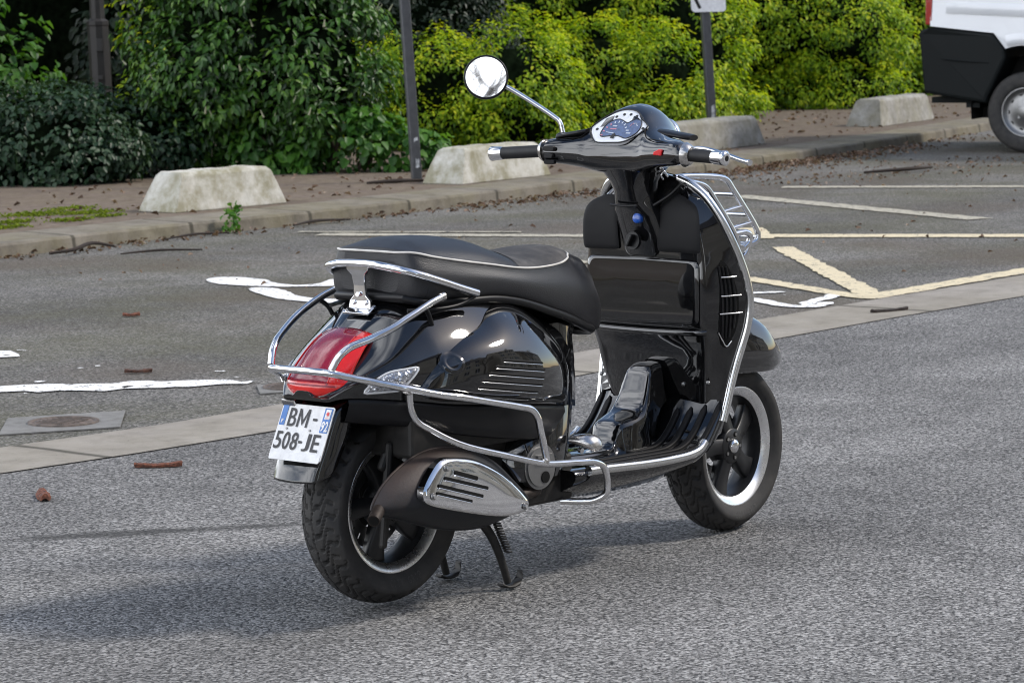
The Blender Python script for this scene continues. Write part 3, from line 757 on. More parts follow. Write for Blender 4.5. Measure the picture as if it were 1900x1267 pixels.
mb = MB(); disc(mb, (.375, -.170, .318), (0, -1, 0), .058, .022, 40); disc(mb, (.375, -.192, .318), (0, -1, 0), .050, .004, 40)
box(mb, (.385, -.198, .337), (.058, .010, .022)); disc(mb, (.389, -.193, .290), (0, -1, 0), .015, .0055, 20, 1)
build('crankcase_cover', mb, [M['alu'], M['vent_dark']], eng)
mb = MB(); rings = []
for z, x0, xf, w in ((.285, .30, .515, .185), (.33, .30, .525, .192), (.385, .32, .545, .185), (.44, .34, .570, .168), (.50, .36, .605, .142), (.56, .38, .622, .130), (.62, .40, .622, .122), (.66, .40, .648, .112)):
    rings.append([(x0, -w, z), (xf-.06, -w, z), (xf-.018, -w*.88, z), (xf, -w*.55, z), (xf+.004, 0, z), (xf, w*.55, z), (xf-.018, w*.88, z), (xf-.06, w, z), (x0, w, z)])
loft(mb, rings, True); build('seat_pillar', mb, M['paint'], SC)
# pillion footpeg
for sd_ in (-1, 1):
    mb = MB(); rings = []
    for y, zc, h, xc, l in ((.196, .372, .012, .505, .035), (.215, .370, .019, .515, .038), (.236, .364, .022, .523, .036), (.248, .358, .018, .528, .030), (.253, .352, .006, .530, .016)):
        rings.append([(xc-l*.9, sd_*y, zc-h*.2), (xc-l*.4, sd_*y, zc+h*.9), (xc+l*.5, sd_*y, zc+h), (xc+l, sd_*y, zc+h*.3), (xc+l*.6, sd_*y, zc-h), (xc-l*.3, sd_*y, zc-h*.9)])
    loft(mb, rings, True); pg = build('footpeg', mb, M['dull_chrome'], SC, sub=1)
    mb = MB(); disc(mb, (.500, sd_*.215, .347), (0, sd_, -.2), .0075, .010, 10); build('peg_bolt', mb, M['chrome'], pg)

# ---- floorboard
FZX = [.50, .60, .80, .92, .955, .985, 1.015, 1.045, 1.075, 1.10]; FZ = [.290, .289, .287, .286, .290, .303, .328, .362, .402, .438]
def floor_z(x): return ci(x, FZX, FZ)
def fsh(y, x): return .022*(abs(y)/.2)**2*min(1, max(0, (x-.80)/.18))
mb = MB(); rings = []; rear = []
for x in np.linspace(.50, 1.10, 60):
    z = floor_z(x); zb = ci(x+.03*max(0, (x-.8)/.18 if x < .98 else 1), [.50, .534, .704, .937, 1.074, 1.125], [.215, .210, .204, .216, .252, .30]); w = ci(x, [.5, .56, .9, 1.0, 1.06, 1.125], [.200, .212, .217, .217, .213, .217]); wb = ci(x, [.5, .7, .94, 1.125], [.13, .14, .155, .18])
    half = [(0, z), (w*.5, z), (w-.012, z), (w, z-.006), (w+.001, z-.022), (w-.012, z*.55+zb*.45-.006), (wb+.01, zb+.014), (wb-.01, zb), (0, zb)]
    half = half[:1]+[(w*.25, z)]+half[1:2]+[(w*.75, z)]+half[2:]
    rings.append([(x+fsh(p[0], x), -p[0], p[1]) for p in half]+[(x+fsh(p[0], x), p[0], p[1]) for p in half[1:-1][::-1]])
loft(mb, rings, True); fl = build('floorboard', mb, M['paint'], SC)
for sd_ in (-1, 1):
    for yc, x0, x1 in ((.088, .84, 1.058), (.127, .62, 1.062), (.166, .58, 1.068), (.204, .56, 1.076)):
        mb = MB(); rings = []; N = 44
        for i in range(N+1):
            t = i/N; x = x0+(x1-x0)*t; e = min(1, sqrt(max(.02, 1-max(0, 1-min(t, 1-t)*(x1-x0)/.011)**2)))
            hw = .0098*e*(.8 if yc > .19 else 1); z = floor_z(x); dz = (floor_z(x+.003)-floor_z(x-.003))/.006; nl = sqrt(1+dz*dz); nx, nz_ = -dz/nl, 1/nl
            ring = []
            for u, h in ((-1, -.001), (-.9, .0045), (-.45, .006), (0, .005), (.45, .006), (.9, .0045), (1, -.001)): ring.append((x+fsh(yc, x)+nx*h, sd_*(yc+u*hw), z+nz_*h))
            rings.append(ring)
        loft(mb, rings, True); build('rubber_strip', mb, M['matte_black'], fl)
    mb = MB(); tube(mb, [(x, sd_*(ci(x, [.54, .66, .76, .87, .965, .999, 1.012], [.211, .217, .221, .221, .220, .218, .216])), z) for x, z in ((.540, .287), (.60, .286), (.66, .2835), (.762, .2795), (.874, .278), (.945, .281), (.985, .290), (1.008, .306))], .0125, 12, 6)
    build('floor_trim', mb, M['trim'], fl)
# centre tunnel
mb = MB(); rings = []
for x, zt, w, zb in ((.60, .310, .06, .280), (.70, .302, .058, .280), (.80, .300, .054, .280), (.838, .303, .046, .280), (.850, .318, .040, .280), (.858, .342, .042, .280), (.870, .358, .050, .285), (.90, .368, .058, .285), (.935, .379, .062, .285), (.955, .392, .062, .29), (.972, .418, .056, .30), (.988, .455, .051, .32), (1.004, .488, .046, .35), (1.024, .500, .042, .38), (1.05, .503, .042, .40)):
    half = [(w+.014, zb), (w+.006, zb+.35*(zt-zb)), (w, zb+.80*(zt-zb)), (w*.82, zt-.004), (w*.45, zt), (0, zt+.0005)]
    rings.append([(x, -p[0], p[1]) for p in half]+[(x, p[0], p[1]) for p in half[:-1][::-1]])
rr = [[tuple(p) for p in catmull(r, 3)] for r in rings]
nr = [catmull([r[k] for r in rr], 4) for k in range(len(rr[0]))]
loft(mb, [[nr[k][i] for k in range(len(nr))] for i in range(len(nr[0]))], False)
build('centre_tunnel', mb, M['paint'], fl)

# ---- leg shield
EZ = [.30, .354, .42, .481, .552, .609, .666, .725, .784, .850, .907, .954, .983, 1.000, 1.010]
EX = [1.055, 1.088, 1.108, 1.124, 1.147, 1.160, 1.165, 1.157, 1.136, 1.110, 1.092, 1.075, 1.060, 1.052, 1.050]
EW = [.208, .215, .220, .226, .236, .246, .250, .246, .239, .224, .200, .170, .138, .100, .050]
PX = [1.090, 1.088, 1.076, 1.064, 1.052, 1.028, 1.024, 1.024, 1.026, 1.022, 1.026, 1.042, 1.052, 1.056, 1.056]
PW = [.16, .165, .175, .188, .198, .205, .206, .205, .202, .192, .170, .140, .110, .080, .040]
FX = [1.19, 1.20, 1.22, 1.24, 1.255, 1.262, 1.262, 1.255, 1.245, 1.23, 1.21, 1.185, 1.155, 1.13, 1.11]
def shd(z):
    return tuple(ci(z, EZ, q) for q in (EX, EW, PX, PW, FX))
def shield_side(z, t, off=0.0):
    """point on the slanted right-hand inner side, t=0 at the knee panel, 1 at the edge"""
    ex, ew, px, pw, fx = shd(z); a = np.array((px+.016, -pw)); b = np.array((ex-.006, -ew+.004)); q = a+(b-a)*t; n = np.array((-(b-a)[1], (b-a)[0])); n = n/np.linalg.norm(n)
    if n[1] > 0: n = -n
    return (q[0]+n[0]*off, q[1]+n[1]*off, z)
mb = MB(); rings = []
zs = np.concatenate([np.linspace(.30, .56, 14), np.linspace(.572, .61, 8), np.linspace(.63, .99, 26), np.array([1.0, 1.006, 1.010])])
for z in zs:
    ex, ew, px, pw, fx = shd(z)
    if z < .56: px = px; 
    half = [(px, 0), (px, pw*.55), (px+.001, pw*.88), (px+.005, pw*.965), (px+.016, pw), (ex-.006, ew-.004), (ex, ew), (ex+.008, ew-.001), (ex+.030, ew*.94), (ex+(fx-ex)*.62, ew*.72), (ex+(fx-ex)*.9, ew*.40), (fx, ew*.14), (fx, 0)]
    rings.append([(p[0], -p[1], z) for p in half]+[(p[0], p[1], z) for p in half[1:-1][::-1]])
loft(mb, rings, True); ls = build('leg_shield', mb, M['paint'], SC)
# lip above the foot recess
mb = MB(); P_ = []
for t in np.linspace(-1, 1, 21):
    z = .592-.004*(1-t*t); ex, ew, px, pw, fx = shd(.592); x = px-.012+.010*abs(t)**6+(.012 if abs(t) > .97 else 0); P_.append((x, t*(pw-.004), z))
tube(mb, P_, .0085, 8, 2); build('panel_lip', mb, M['paint'], ls)
# glovebox door
mb = MB(); o = [tuple(p) for p in catmull(rrect(.385, .172, .022, 3, -.1925, .612), 2, True)]
dome_patch(mb, o, lambda y, z, t: (shd(z)[2]-.0095+(.0075 if t > .995 else (.003 if t > .96 else 0)), y, z), 24, 0)
build('glovebox_door', mb, M['paint'], ls)
# matt storage panels either side of the column
for sd_, o in ((1, [(.199, .808), (.201, .86), (.197, .903), (.184, .926), (.152, .943), (.116, .951), (.096, .945), (.088, .925), (.081, .880), (.077, .830), (.077, .809), (.082, .805), (.14, .804), (.194, .804)]), (-1, [(-.062, .805), (-.13, .804), (-.195, .804), (-.200, .809), (-.202, .855), (-.197, .903), (-.183, .927), (-.150, .945), (-.108, .960), (-.084, .961), (-.070, .946), (-.060, .900), (-.056, .85), (-.057, .810)])):
    mb = MB(); o = [tuple(p) for p in catmull(o, 4, True)]
    dome_patch(mb, o, lambda y, z, t: (shd(z)[2]-.0045-.0045*(1-t**14), y, z), 16, 0)
    build('storage_panel', mb, M['matte_black'], ls)
# edge trim
for sd_ in (1, -1):
    P_ = [(shd(z)[0]+.002, -sd_*shd(z)[1], z) for z in (.352, .40, .45, .50, .552, .609, .666, .725, .784, .850, .907, .954, .983, .999)]
    mb = MB(); tube(mb, P_, .0122, 12, 5); build('edge_trim', mb, M['trim'], ls)
# side vents
for sd_ in (1, -1):
    mb = MB()
    def SV(z, t, off): q = shield_side(z, t, off); return (q[0], sd_*q[1], q[2])
    out = [(.770, .40), (.772, .62), (.74, .72), (.68, .80), (.61, .80), (.565, .66), (.548, .50), (.575, .28), (.64, .30), (.71, .34)]
    o = [tuple(p) for p in catmull(out, 3, True)]
    dome_patch(mb, o, lambda z, t_, t: SV(z, t_, .0015), 5, 0)
    for k in range(4):
        tt = .38+.105*k; zlo = .572-.0*k; tube(mb, [SV(z, tt+.03*(z-.66)*-2 if False else tt-.04*((z-.66)/.1)**2*.3, .003) for z in np.linspace(.575 if k < 3 else .60, .765 if k < 3 else .745, 9)], .0032, 6, 2, mi=1)
    build('air_vent', mb, [M['vent_dark'], M['satin_black']], ls)
    for z, t0, t1 in ((.737, .37, .80), (.687, .33, .84), (.640, .29, .86)): mb = MB(); tube(mb, [SV(z, t0, .006), SV(z, (t0+t1)/2, .008), SV(z, t1, .006)], .0022, 8, 3); build('vent_bar', mb, M['trim'], ls)
    mb = MB(); tube(mb, [SV(.590, .25, .004), SV(.568, .36, .005), SV(.551, .52, .005), SV(.565, .68, .004)], .0022, 8, 4)
    build('vent_bar', mb, M['trim'], ls)
# column cover, key, blue cap, bag hook
mb = MB(); rings = []
for z, cx, rx, ry in ((1.030, .995, .085, .095), (1.015, .995, .078, .078), (.99, .998, .064, .062), (.965, 1.002, .056, .056), (.935, 1.004, .052, .058), (.915, 1.012, .046, .066), (.90, 1.020, .042, .070), (.85, 1.040, .036, .074), (.80, 1.054, .036, .072), (.785, 1.056, .030, .070)):
    q_ = .62 if z < .93 else .85
    rings.append([(cx-rx*math.copysign(abs(cos(a))**q_, cos(a)), ry*math.copysign(abs(sin(a))**q_, sin(a)), z) for a in np.linspace(0, 2*pi, 36, endpoint=False)])
loft(mb, rings, True); build('column_cover', mb, M['paint'], SC)
mb = MB(); tube(mb, [(.948, -.046, .930), (.944, 0, .928), (.948, .046, .930)], .003, 8, 6); build('column_seam', mb, M['satin_black'], SC)
mb = MB(); tube(mb, [(1.000, -.055, .925), (1.02, -.10, .955), (1.035, -.128, .985)], .0045, 8, 4); build('cable', mb, M['satin_black'], SC)
mb = MB(); disc(mb, (.992, 0, .832), (-1, 0, .1), .024, .010, 24, 0); box(mb, (.976, 0, .834), (.020, .008, .034), 0, Matrix.Rotation(.5, 3, 'X')); build('ignition_lock', mb, M['satin_black'], SC, bevel=.002)
mb = MB(); disc(mb, (.985, -.024, .893), (-1, -.15, .15), .0135, .014, 20, 0, .004); build('lock_button', mb, M['blue_button'], SC)
mb = MB(); tube(mb, [(1.03, -.085, 1.003), (1.018, -.082, 1.018), (1.012, -.078, 1.006), (1.020, -.078, .996)], .0032, 8, 5); build('bag_hook', mb, M['chrome'], SC)

# ---- front mudguard and fork
mb = MB(); rings = []
for x, zt, w, zb in ((1.14, .56, .05, .46), (1.20, .612, .075, .455), (1.28, .628, .086, .448), (1.36, .622, .090, .444), (1.43, .606, .090, .441), (1.49, .580, .084, .440), (1.54, .540, .066, .444), (1.578, .503, .046, .450), (1.604, .477, .026, .456), (1.620, .461, .008, .458)):
    half = [(w*.97, zb), (w, zb+.25*(zt-zb)), (w*.93, zb+.55*(zt-zb)), (w*.66, zb+.86*(zt-zb)), (w*.3, zt-.004), (0, zt)]
    h = catmull(half, 3); rings.append([(x, -p[0], p[1]) for p in h]+[(x, p[0], p[1]) for p in h[:-1][::-1]])
nr = [catmull([r[k] for r in rings], 4) for k in range(len(rings[0]))]
loft(mb, [[nr[k][i] for k in range(len(nr))] for i in range(len(nr[0]))], False)
fm = build('front_mudguard', mb, M['paint'], SC); m_ = fm.modifiers.new('thick', 'SOLIDIFY'); m_.thickness = .004
mb = MB(); tube(mb, [(1.37, .085, .236), (1.33, .10, .30), (1.27, .095, .42), (1.20, .04, .58)], .026, 10, 5); disc(mb, (1.37, .02, .236), (0, 1, 0), .04, .07, 20)
build('front_fork', mb, M['satin_black'], SC)

# ---- front rack
mb = MB(); Y = -.092
tube(mb, [(1.06, -.085, .999), (1.12, -.088, .999), (1.245, Y, .989), (1.278, Y, .979), (1.300, Y, .957), (1.405, Y, .842), (1.413, Y, .825), (1.408, Y, .806), (1.385, Y+.01, .797), (1.36, Y+.03, .797)], .0085, 10, 5)
tube(mb, [(1.06, .085, .999), (1.12, .088, .999), (1.245, -Y, .989), (1.278, -Y, .979), (1.300, -Y, .957), (1.405, -Y, .842), (1.413, -Y, .825), (1.408, -Y, .806), (1.385, -Y-.01, .797), (1.36, -Y-.03, .797)], .0085, 10, 5)
for sd_ in (-1, 1): tube(mb, [(1.07, sd_*.11, .988), (1.13, sd_*.105, .982), (1.178, sd_*.10, .968), (1.211, sd_*.10, .936), (1.316, sd_*.10, .806), (1.32, sd_*.09, .785)], .0065, 10, 5)
for x, z in ((1.318, .937), (1.372, .878), (1.408, .815)): tube(mb, [(x, Y, z), (x, -Y, z)], .006, 8, 1, smooth=False)
for x, z, x2, z2 in ((1.245, .895, 1.345, .905), (1.285, .848, 1.385, .858)):
    for sd_ in (-1, 1): tube(mb, [(x, sd_*.10, z), (x2, sd_*.092, z2)], .0055, 8, 1, smooth=False)
tube(mb, [(1.30, -.10, .832), (1.352, -.098, .833), (1.372, -.096, .824), (1.372, -.094, .806), (1.352, -.09, .790)], .009, 10, 5)
rk = build('front_rack', mb, M['chrome'], SC)
mb = MB(); tube(mb, [(1.372, -.094, .80), (1.360, -.092, .775), (1.350, -.09, .768)], .007, 8, 3); build('rack_hinge', mb, M['chrome'], rk)

for y, z in ((-.185, .455), (.185, .455), (-.10, .445)):
    mb = MB(); ex_ = shd(z)[2]; disc(mb, (ex_-.001, y, z), (-1, 0, 0), .006, .003, 12, 0, .002); build('shield_screw', mb, M['alu'], ls)
for P0, P1 in (((-.108, -.205, .560), (-.131, -.210, .571)), ((.300, -.270, .342), (.305, -.271, .356)), ((.045, -.180, .774), (.03, -.180, .770))):
    a, b = np.array(P0), np.array(P1)
    for sd_ in (-1, 1): k_ = np.array((1, -sd_*1.0, 1)) if sd_ > 0 else np.array((1, 1, 1)); mb = MB(); tube(mb, [a*k_, (a+.6*(b-a))*k_], .0112, 12, 1, smooth=False); build('rail_clamp', mb, M['dull_chrome'], guard)

# ---- exhaust
MO = [(-.222, .288), (-.205, .318), (-.170, .350), (-.105, .385), (-.04, .404), (.03, .407), (.10, .396), (.165, .372), (.225, .340), (.275, .300), (.318, .262), (.335, .243), (.322, .228), (.28, .212), (.22, .200), (.155, .194), (.08, .199), (.0, .214), (-.08, .237), (-.16, .262), (-.205, .275)]
MOs = [tuple(p) for p in catmull(MO, 3, True)]; MC = (.05, .300)
mb = MB()
dome_patch(mb, MOs, lambda x, z, t: (x, -.180-.072*(1-t**2.6)**.62, z), 18, 0, MC)
dome_patch(mb, MOs, lambda x, z, t: (x, -.180+.060*(1-t**2.6)**.62, z), 14, 0, MC)
tube(mb, [(x, -.180, z) for x, z in MOs], .0035, 6, 1, True, smooth=False)
ex = build('exhaust', mb, M['muffler'], SC)
HO = [(-.124, .318), (-.116, .336), (-.082, .372), (-.060, .388), (-.035, .394), (.01, .391), (.059, .381), (.11, .360), (.16, .332), (.204, .299), (.235, .270), (.249, .251), (.244, .238), (.222, .230), (.175, .228), (.123, .234), (.04, .252), (-.04, .272), (-.095, .288), (-.118, .300)]
HOs = [tuple(p) for p in catmull(HO, 3, True)]
mb = MB(); tl_y = lambda z: .09*(z-.312)
hs = lambda x, z, t: (x, -.2635-.0065*(1-t**5)-(.0 if t < .985 else -.006)+tl_y(z), z)
dome_patch(mb, HOs, hs, 20, 0, (.05, .31))
n = len(HOs); mb.add([(x, -.2575+tl_y(z), z) for x, z in HOs]+[(x, -.238+tl_y(z), z) for x, z in HOs], [(j, (j+1) % n, n+(j+1) % n, n+j) for j in range(n)], 0, True)
shl = build('heat_shield', mb, M['chrome'], ex)
mb = MB()
def slot(x0, z0, x1, z1, h):
    d = np.array((x1-x0, z1-z0)); L_ = np.linalg.norm(d); d /= L_; nn = np.array((-d[1], d[0])); o = []
    for s_, base in ((1, np.array((x1, z1))), (-1, np.array((x0, z0)))):
        for k in range(7): a = -pi/2+pi*k/6; o.append(base+s_*(d*cos(a)*h*.6+nn*sin(a)*h))
    prism(mb, [(p[0], -.2702+tl_y(p[1]), p[1]) for p in o], (0, -.0012, 0), 0)
    tube(mb, [(x0, -.2715+tl_y(z0), z0)-np.array((nn[0]*h*1.35, 0, nn[1]*h*1.35)), (x1, -.2715+tl_y(z1), z1)-np.array((nn[0]*h*1.35, 0, nn[1]*h*1.35))], .0017, 6, 1, mi=1, smooth=False)
for q in ((-.018, .359, .055, .336, .0052), (-.055, .350, .090, .308, .0042), (-.078, .335, .070, .291, .0042), (-.086, .318, .030, .284, .0036)): mb = MB(); slot(*q); build('shield_slot', mb, [M['vent_dark'], M['chrome']], shl)
for x, z in ((-.046, .373), (-.100, .312), (.222, .246)): mb = MB(); disc(mb, (x, -.2680+tl_y(z), z), (0, -1, 0), .0085, .0030, 18, 2); disc(mb, (x, -.2708+tl_y(z), z), (0, -1, 0), .0052, .004, 6, 1); build('shield_screw', mb, [M['vent_dark'], M['chrome'], M['alu']], shl)
mb = MB(); tl_ = [(-.20, -.185, .288), (-.225, -.200, .279), (-.248, -.212, .268)]
tube(mb, tl_, .0155, 18, 4); build('tail_pipe', mb, M['pipe'], ex)
mb = MB(); disc(mb, (-.2482, -.2121, .2679), (-.85, -.44, -.38), .0125, .0006, 18); build('pipe_mouth', mb, M['vent_dark'], ex)
mb = MB(); tube(mb, [(.30, -.175, .246), (.345, -.172, .252), (.385, -.165, .256), (.405, -.14, .245), (.41, -.10, .235)], .0165, 14, 5); build('header_pipe', mb, M['pipe'], ex)

# ---- centre stand
mb = MB()
for sd_ in (-1, 1):
    tube(mb, [(.245, sd_*.085, .205), (.285, sd_*.10, .150), (.318, sd_*.104, .085), (.342, sd_*.106, .018)], lambda t: .0125-.003*t, 10, 5)
    rings = []
    for x, z, w in ((.312, .016, .010), (.33, .007, .015), (.352, .006, .016), (.372, .010, .015), (.384, .022, .012), (.386, .040, .008)): rings.append([(x, sd_*.106-w, z), (x, sd_*.106+w, z), (x+.002, sd_*.106+w, z+.005), (x+.002, sd_*.106-w, z+.005)])
    loft(mb, rings, True)
tube(mb, [(.255, -.09, .19), (.255, .09, .19)], .012, 10, 1, smooth=False)
cs = build('centre_stand', mb, M['engine'], SC)
mb = MB(); a, b = np.array((.285, -.120, .185)), np.array((.330, -.120, .100)); d = b-a
tube(mb, [a+d*t+np.array((cos(t*75)*.009, sin(t*75)*.009, 0)) for t in np.linspace(0, 1, 110)], .0026, 6, 1, smooth=False); build('stand_spring', mb, M['engine'], cs)

# ---- handlebar head
PVX = .93; c_, s_ = cos(STEER), sin(STEER)
def hb(x, y, z): return (PVX+c_*(x-PVX)-s_*y, s_*(x-PVX)+c_*y, z)
HS = [  # y, control ring in (x, z), rear-bottom first
 (.214, [(.868, 1.062), (.866, 1.073), (.872, 1.084), (.888, 1.089), (.904, 1.086), (.912, 1.075), (.906, 1.063), (.888, 1.058)]),
 (.200, [(.866, 1.052), (.862, 1.073), (.868, 1.093), (.890, 1.102), (.918, 1.098), (.930, 1.076), (.920, 1.054), (.893, 1.046)]),
 (.150, [(.884, 1.045), (.878, 1.072), (.886, 1.097), (.915, 1.112), (.960, 1.112), (.985, 1.080), (.975, 1.050), (.925, 1.036)]),
 (.105, [(.895, 1.040), (.888, 1.070), (.899, 1.102), (.935, 1.127), (1.010, 1.128), (1.060, 1.090), (1.040, 1.045), (.955, 1.024)]),
 (.085, [(.900, 1.035), (.894, 1.070), (.905, 1.102), (.950, 1.142), (1.035, 1.144), (1.095, 1.098), (1.070, 1.042), (.97, 1.018)]),
 (.050, [(.907, 1.030), (.900, 1.070), (.911, 1.104), (.974, 1.172), (1.060, 1.174), (1.135, 1.110), (1.105, 1.038), (.99, 1.010)]),
 (.0, [(.910, 1.028), (.903, 1.070), (.914, 1.104), (.990, 1.186), (1.070, 1.190), (1.160, 1.118), (1.120, 1.036), (1.0, 1.008)])]
HS = HS+[(-y if y < .18 else -y-.022, r) for y, r in HS[:-1][::-1]]
ctrl = [[hb(x, y, z) for x, z in catmull(r, 4, True)] for y, r in HS]
nr = [catmull([r[k] for r in ctrl], 5) for k in range(len(ctrl[0]))]
mb = MB(); loft(mb, [[nr[k][i] for k in range(len(nr))] for i in range(len(nr[0]))], True)
hbar = build('handlebar', mb, M['paint'], SC)
mb = MB(); k0 = 9*1
for sd_ in (1, -1):
    P_ = [hb(x, sd_*y-(.022 if sd_ < 0 and y > .18 else 0), z) for x, y, z in ((.8705, .205, 1.0945), (.888, .17, 1.1035), (.894, .135, 1.1085), (.906, .108, 1.1105), (.917, .095, 1.121), (.930, .086, 1.1335))]
    mb = MB(); tube(mb, P_, .0016, 6, 5); build('cover_seam', mb, M['vent_dark'], hbar)
# instrument panel
IA = Vector((.910, 0, 1.100)); Rz = Matrix.Rotation(STEER, 3, 'Z'); IN = Rz @ Vector((-.72, 0, .694)); IE = Rz @ Vector((0, -1, 0)); IB = Rz @ Vector((.694, 0, .72))
def ip(a, b, off=0.0):
    q = IA+IE*a+IB*b+IN*off; return (q.x, q.y, q.z)
OUT = [(-.0877, .0373), (-.0617, .0753), (-.0270, .1010), (.0060, .1070), (.0400, .0972), (.0677, .0704), (.0907, .0472), (.0665, .0131), (.0361, -.0060), (-.0060, -.0095), (-.0498, -.0080), (-.0680, .0072)]
WIN = [(-.0424, .0110), (-.0457, .0347), (-.0352, .0586), (-.0098, .0709), (.0126, .0628), (.0242, .0579), (.0402, .0700), (.0593, .0686), (.0693, .0570), (.0695, .0266), (.0429, .0043), (.0146, .0121), (-.0131, .0116)]
mb = MB(); o = [tuple(p) for p in catmull(OUT, 4, True)]
dome_patch(mb, o, lambda a, b, t: ip(a, b, .0085-(.004 if t > .99 else 0)), 10, 0, (.0, .045))
n = len(o); mb.add([ip(a, b, .0045) for a, b in o]+[ip(a, b, -.012) for a, b in o], [(j, (j+1) % n, n+(j+1) % n, n+j) for j in range(n)], 0, True)
o2 = [tuple(p) for p in catmull(WIN, 4, True)]
dome_patch(mb, o2, lambda a, b, t: ip(a, b, .0095), 6, 1, (.012, .035))
tube(mb, [ip(a, b, .0095) for a, b in o2], .0014, 6, 1, True, mi=4, smooth=False)
tube(mb, [ip(a, b, .0075) for a, b in o], .0020, 6, 1, True, mi=4, smooth=False)
for k in range(11):
    a = radians(185-k*19); r = .033; ca, cb = -.004, .018
    p = [(ca+rr*cos(a+da), cb+rr*sin(a+da)*1.18) for rr, da in ((r, -.05), (r, .05), (r+.006, .045), (r+.006, -.045))]
    if all(-.044 < q[0] < .03 for q in p): mb.add([ip(q[0], q[1], .0102) for q in p], [(0, 1, 2, 3)], 2 if k > 3 else 3, False)
for k in range(7):
    a = radians(150-k*20); p = [(.048+rr*cos(a+da)*.8, .040+rr*sin(a+da)) for rr, da in ((.014, -.07), (.014, .07), (.018, .07), (.018, -.07))]
    mb.add([ip(q[0], q[1], .0102) for q in p], [(0, 1, 2, 3)], 3 if k < 3 else 2, False)
p = [(-.004, .019), (-.030, .024), (-.030, .0255), (-.004, .022)]; mb.add([ip(q[0], q[1], .0104) for q in p], [(0, 1, 2, 3)], 2, False)
for k, (a0, b0, w, h) in enumerate(((-.022, .034, .020, .004), (-.018, .044, .014, .0035), (.035, .020, .014, .0035), (.030, .030, .010, .003))):
    mb.add([ip(a0, b0, .0102), ip(a0+w, b0, .0102), ip(a0+w, b0+h, .0102), ip(a0, b0+h, .0102)], [(0, 1, 2, 3)], 3 if k == 0 else 2, False)
for a, b in ((-.0215, .0793), (-.0004, .0874), (.0206, .0877), (.0418, .0819), (-.0640, .0350), (.0804, .0396)): disc(mb, ip(a, b, .0085), IN, .0042, .0012, 14, 4)
mb.add([ip(a, b, .0106) for a, b in ((-.0085, .004), (.003, .002), (.0045, .016), (.0, .021), (-.0065, .018))], [(0, 1, 2, 3, 4)], 4, False)
build('instrument_panel', mb, [M['dial_silver'], M['dial_blue'], M['dial_mark'], M['dial_pink'], M['plate_black']], hbar)
# headlamp in the nose
mb = MB(); n_ = Rz @ Vector((1, 0, -.12)); disc(mb, hb(1.128, 0, 1.098), n_, .052, .020, 36, 0, .012); build('headlamp', mb, M['clear'], hbar)
mb = MB(); lathe(mb, [(.052, 0), (.058, .004), (.058, .016), (.052, .020)], (0, 0, 0), 40, 'x'); mb.v = [tuple(Rz @ (Matrix.Rotation(.12, 3, 'Y') @ Vector(p))+Vector(hb(1.128, 0, 1.098))) for p in mb.v]; build('headlamp_ring', mb, M['chrome'], hbar)
# reservoir covers on top
for sd_, y0, y1 in ((1, .095, .190), (-1, .100, .200)):
    mb = MB(); rings = []
    for t in np.linspace(0, 1, 9):
        y = sd_*(y0+(y1-y0)*t); x = (.985+.022*t) if sd_ < 0 else (.925-.012*t); z = 1.1255-.0165*t; w = .034*(1 if .05 < t < .95 else .6); x = (x-PVX+s_*y)/c_+PVX
        rings.append([hb(x+w*cos(a), y, z+.008*sin(a)) for a in np.linspace(0, 2*pi, 12, endpoint=False)])
    loft(mb, rings, True); build('reservoir_cover', mb, M['satin_black'], hbar)
# grips with flared chrome ends
for sd_ in (1, -1):
    def axis(y): return np.array(hb(.884-.05*(abs(y)-.2)*0, y, 1.074-.060*(abs(y)-.20)))
    y0 = .212 if sd_ > 0 else .256; ys = 0 if sd_ > 0 else -.016
    mb = MB(); N = 30
    tube(mb, [axis(sd_*(y0+(.345+ys-y0)*k/N)) for k in range(N+1)], lambda t: .0165+.0006*sin(t*90), 20, 1, smooth=False); g_ = build('grip', mb, M['grip'], hbar)
    mb = MB(); tube(mb, [axis(sd_*y) for y in (.343+ys, .350+ys, .370+ys, .383+ys, .386+ys)], lambda t: .0165+.0035*min(1, t*1.3)-(.006 if t > .99 else 0), 20, 3, smooth=False); e_ = build('bar_end', mb, M['chrome'], hbar)
    mb = MB(); p = axis(sd_*(.3845+ys)); d = axis(sd_*.386)-axis(sd_*.380); disc(mb, p+d*.2, d, .0075, .0012, 16); build('end_plug', mb, M['vent_dark'], hbar)
    mb = MB(); a, b = axis(sd_*(y0-.012)), axis(sd_*(y0+.006)); tube(mb, [a, (a*2+b)/3, (a+b*2)/3, b], lambda t: .021+.0115*(1-t)**.6, 24, 2, smooth=False); build('grip_collar', mb, M['dull_chrome'], hbar)
    # brake lever
    mb = MB(); P_ = [hb(.945, sd_*.195, 1.082), hb(.968, sd_*.235, 1.083), hb(.972, sd_*.30, 1.071), hb(.962, sd_*.36, 1.056), hb(.956, sd_*.395, 1.049)]
    if sd_ > 0: P_ = [(p[0]+.01, p[1], p[2]+.004) for p in P_]
    tube(mb, P_, lambda t: .0078 if t < .95 else .0100, 10, 6, flat=.8); build('brake_lever', mb, M['chrome'], hbar)
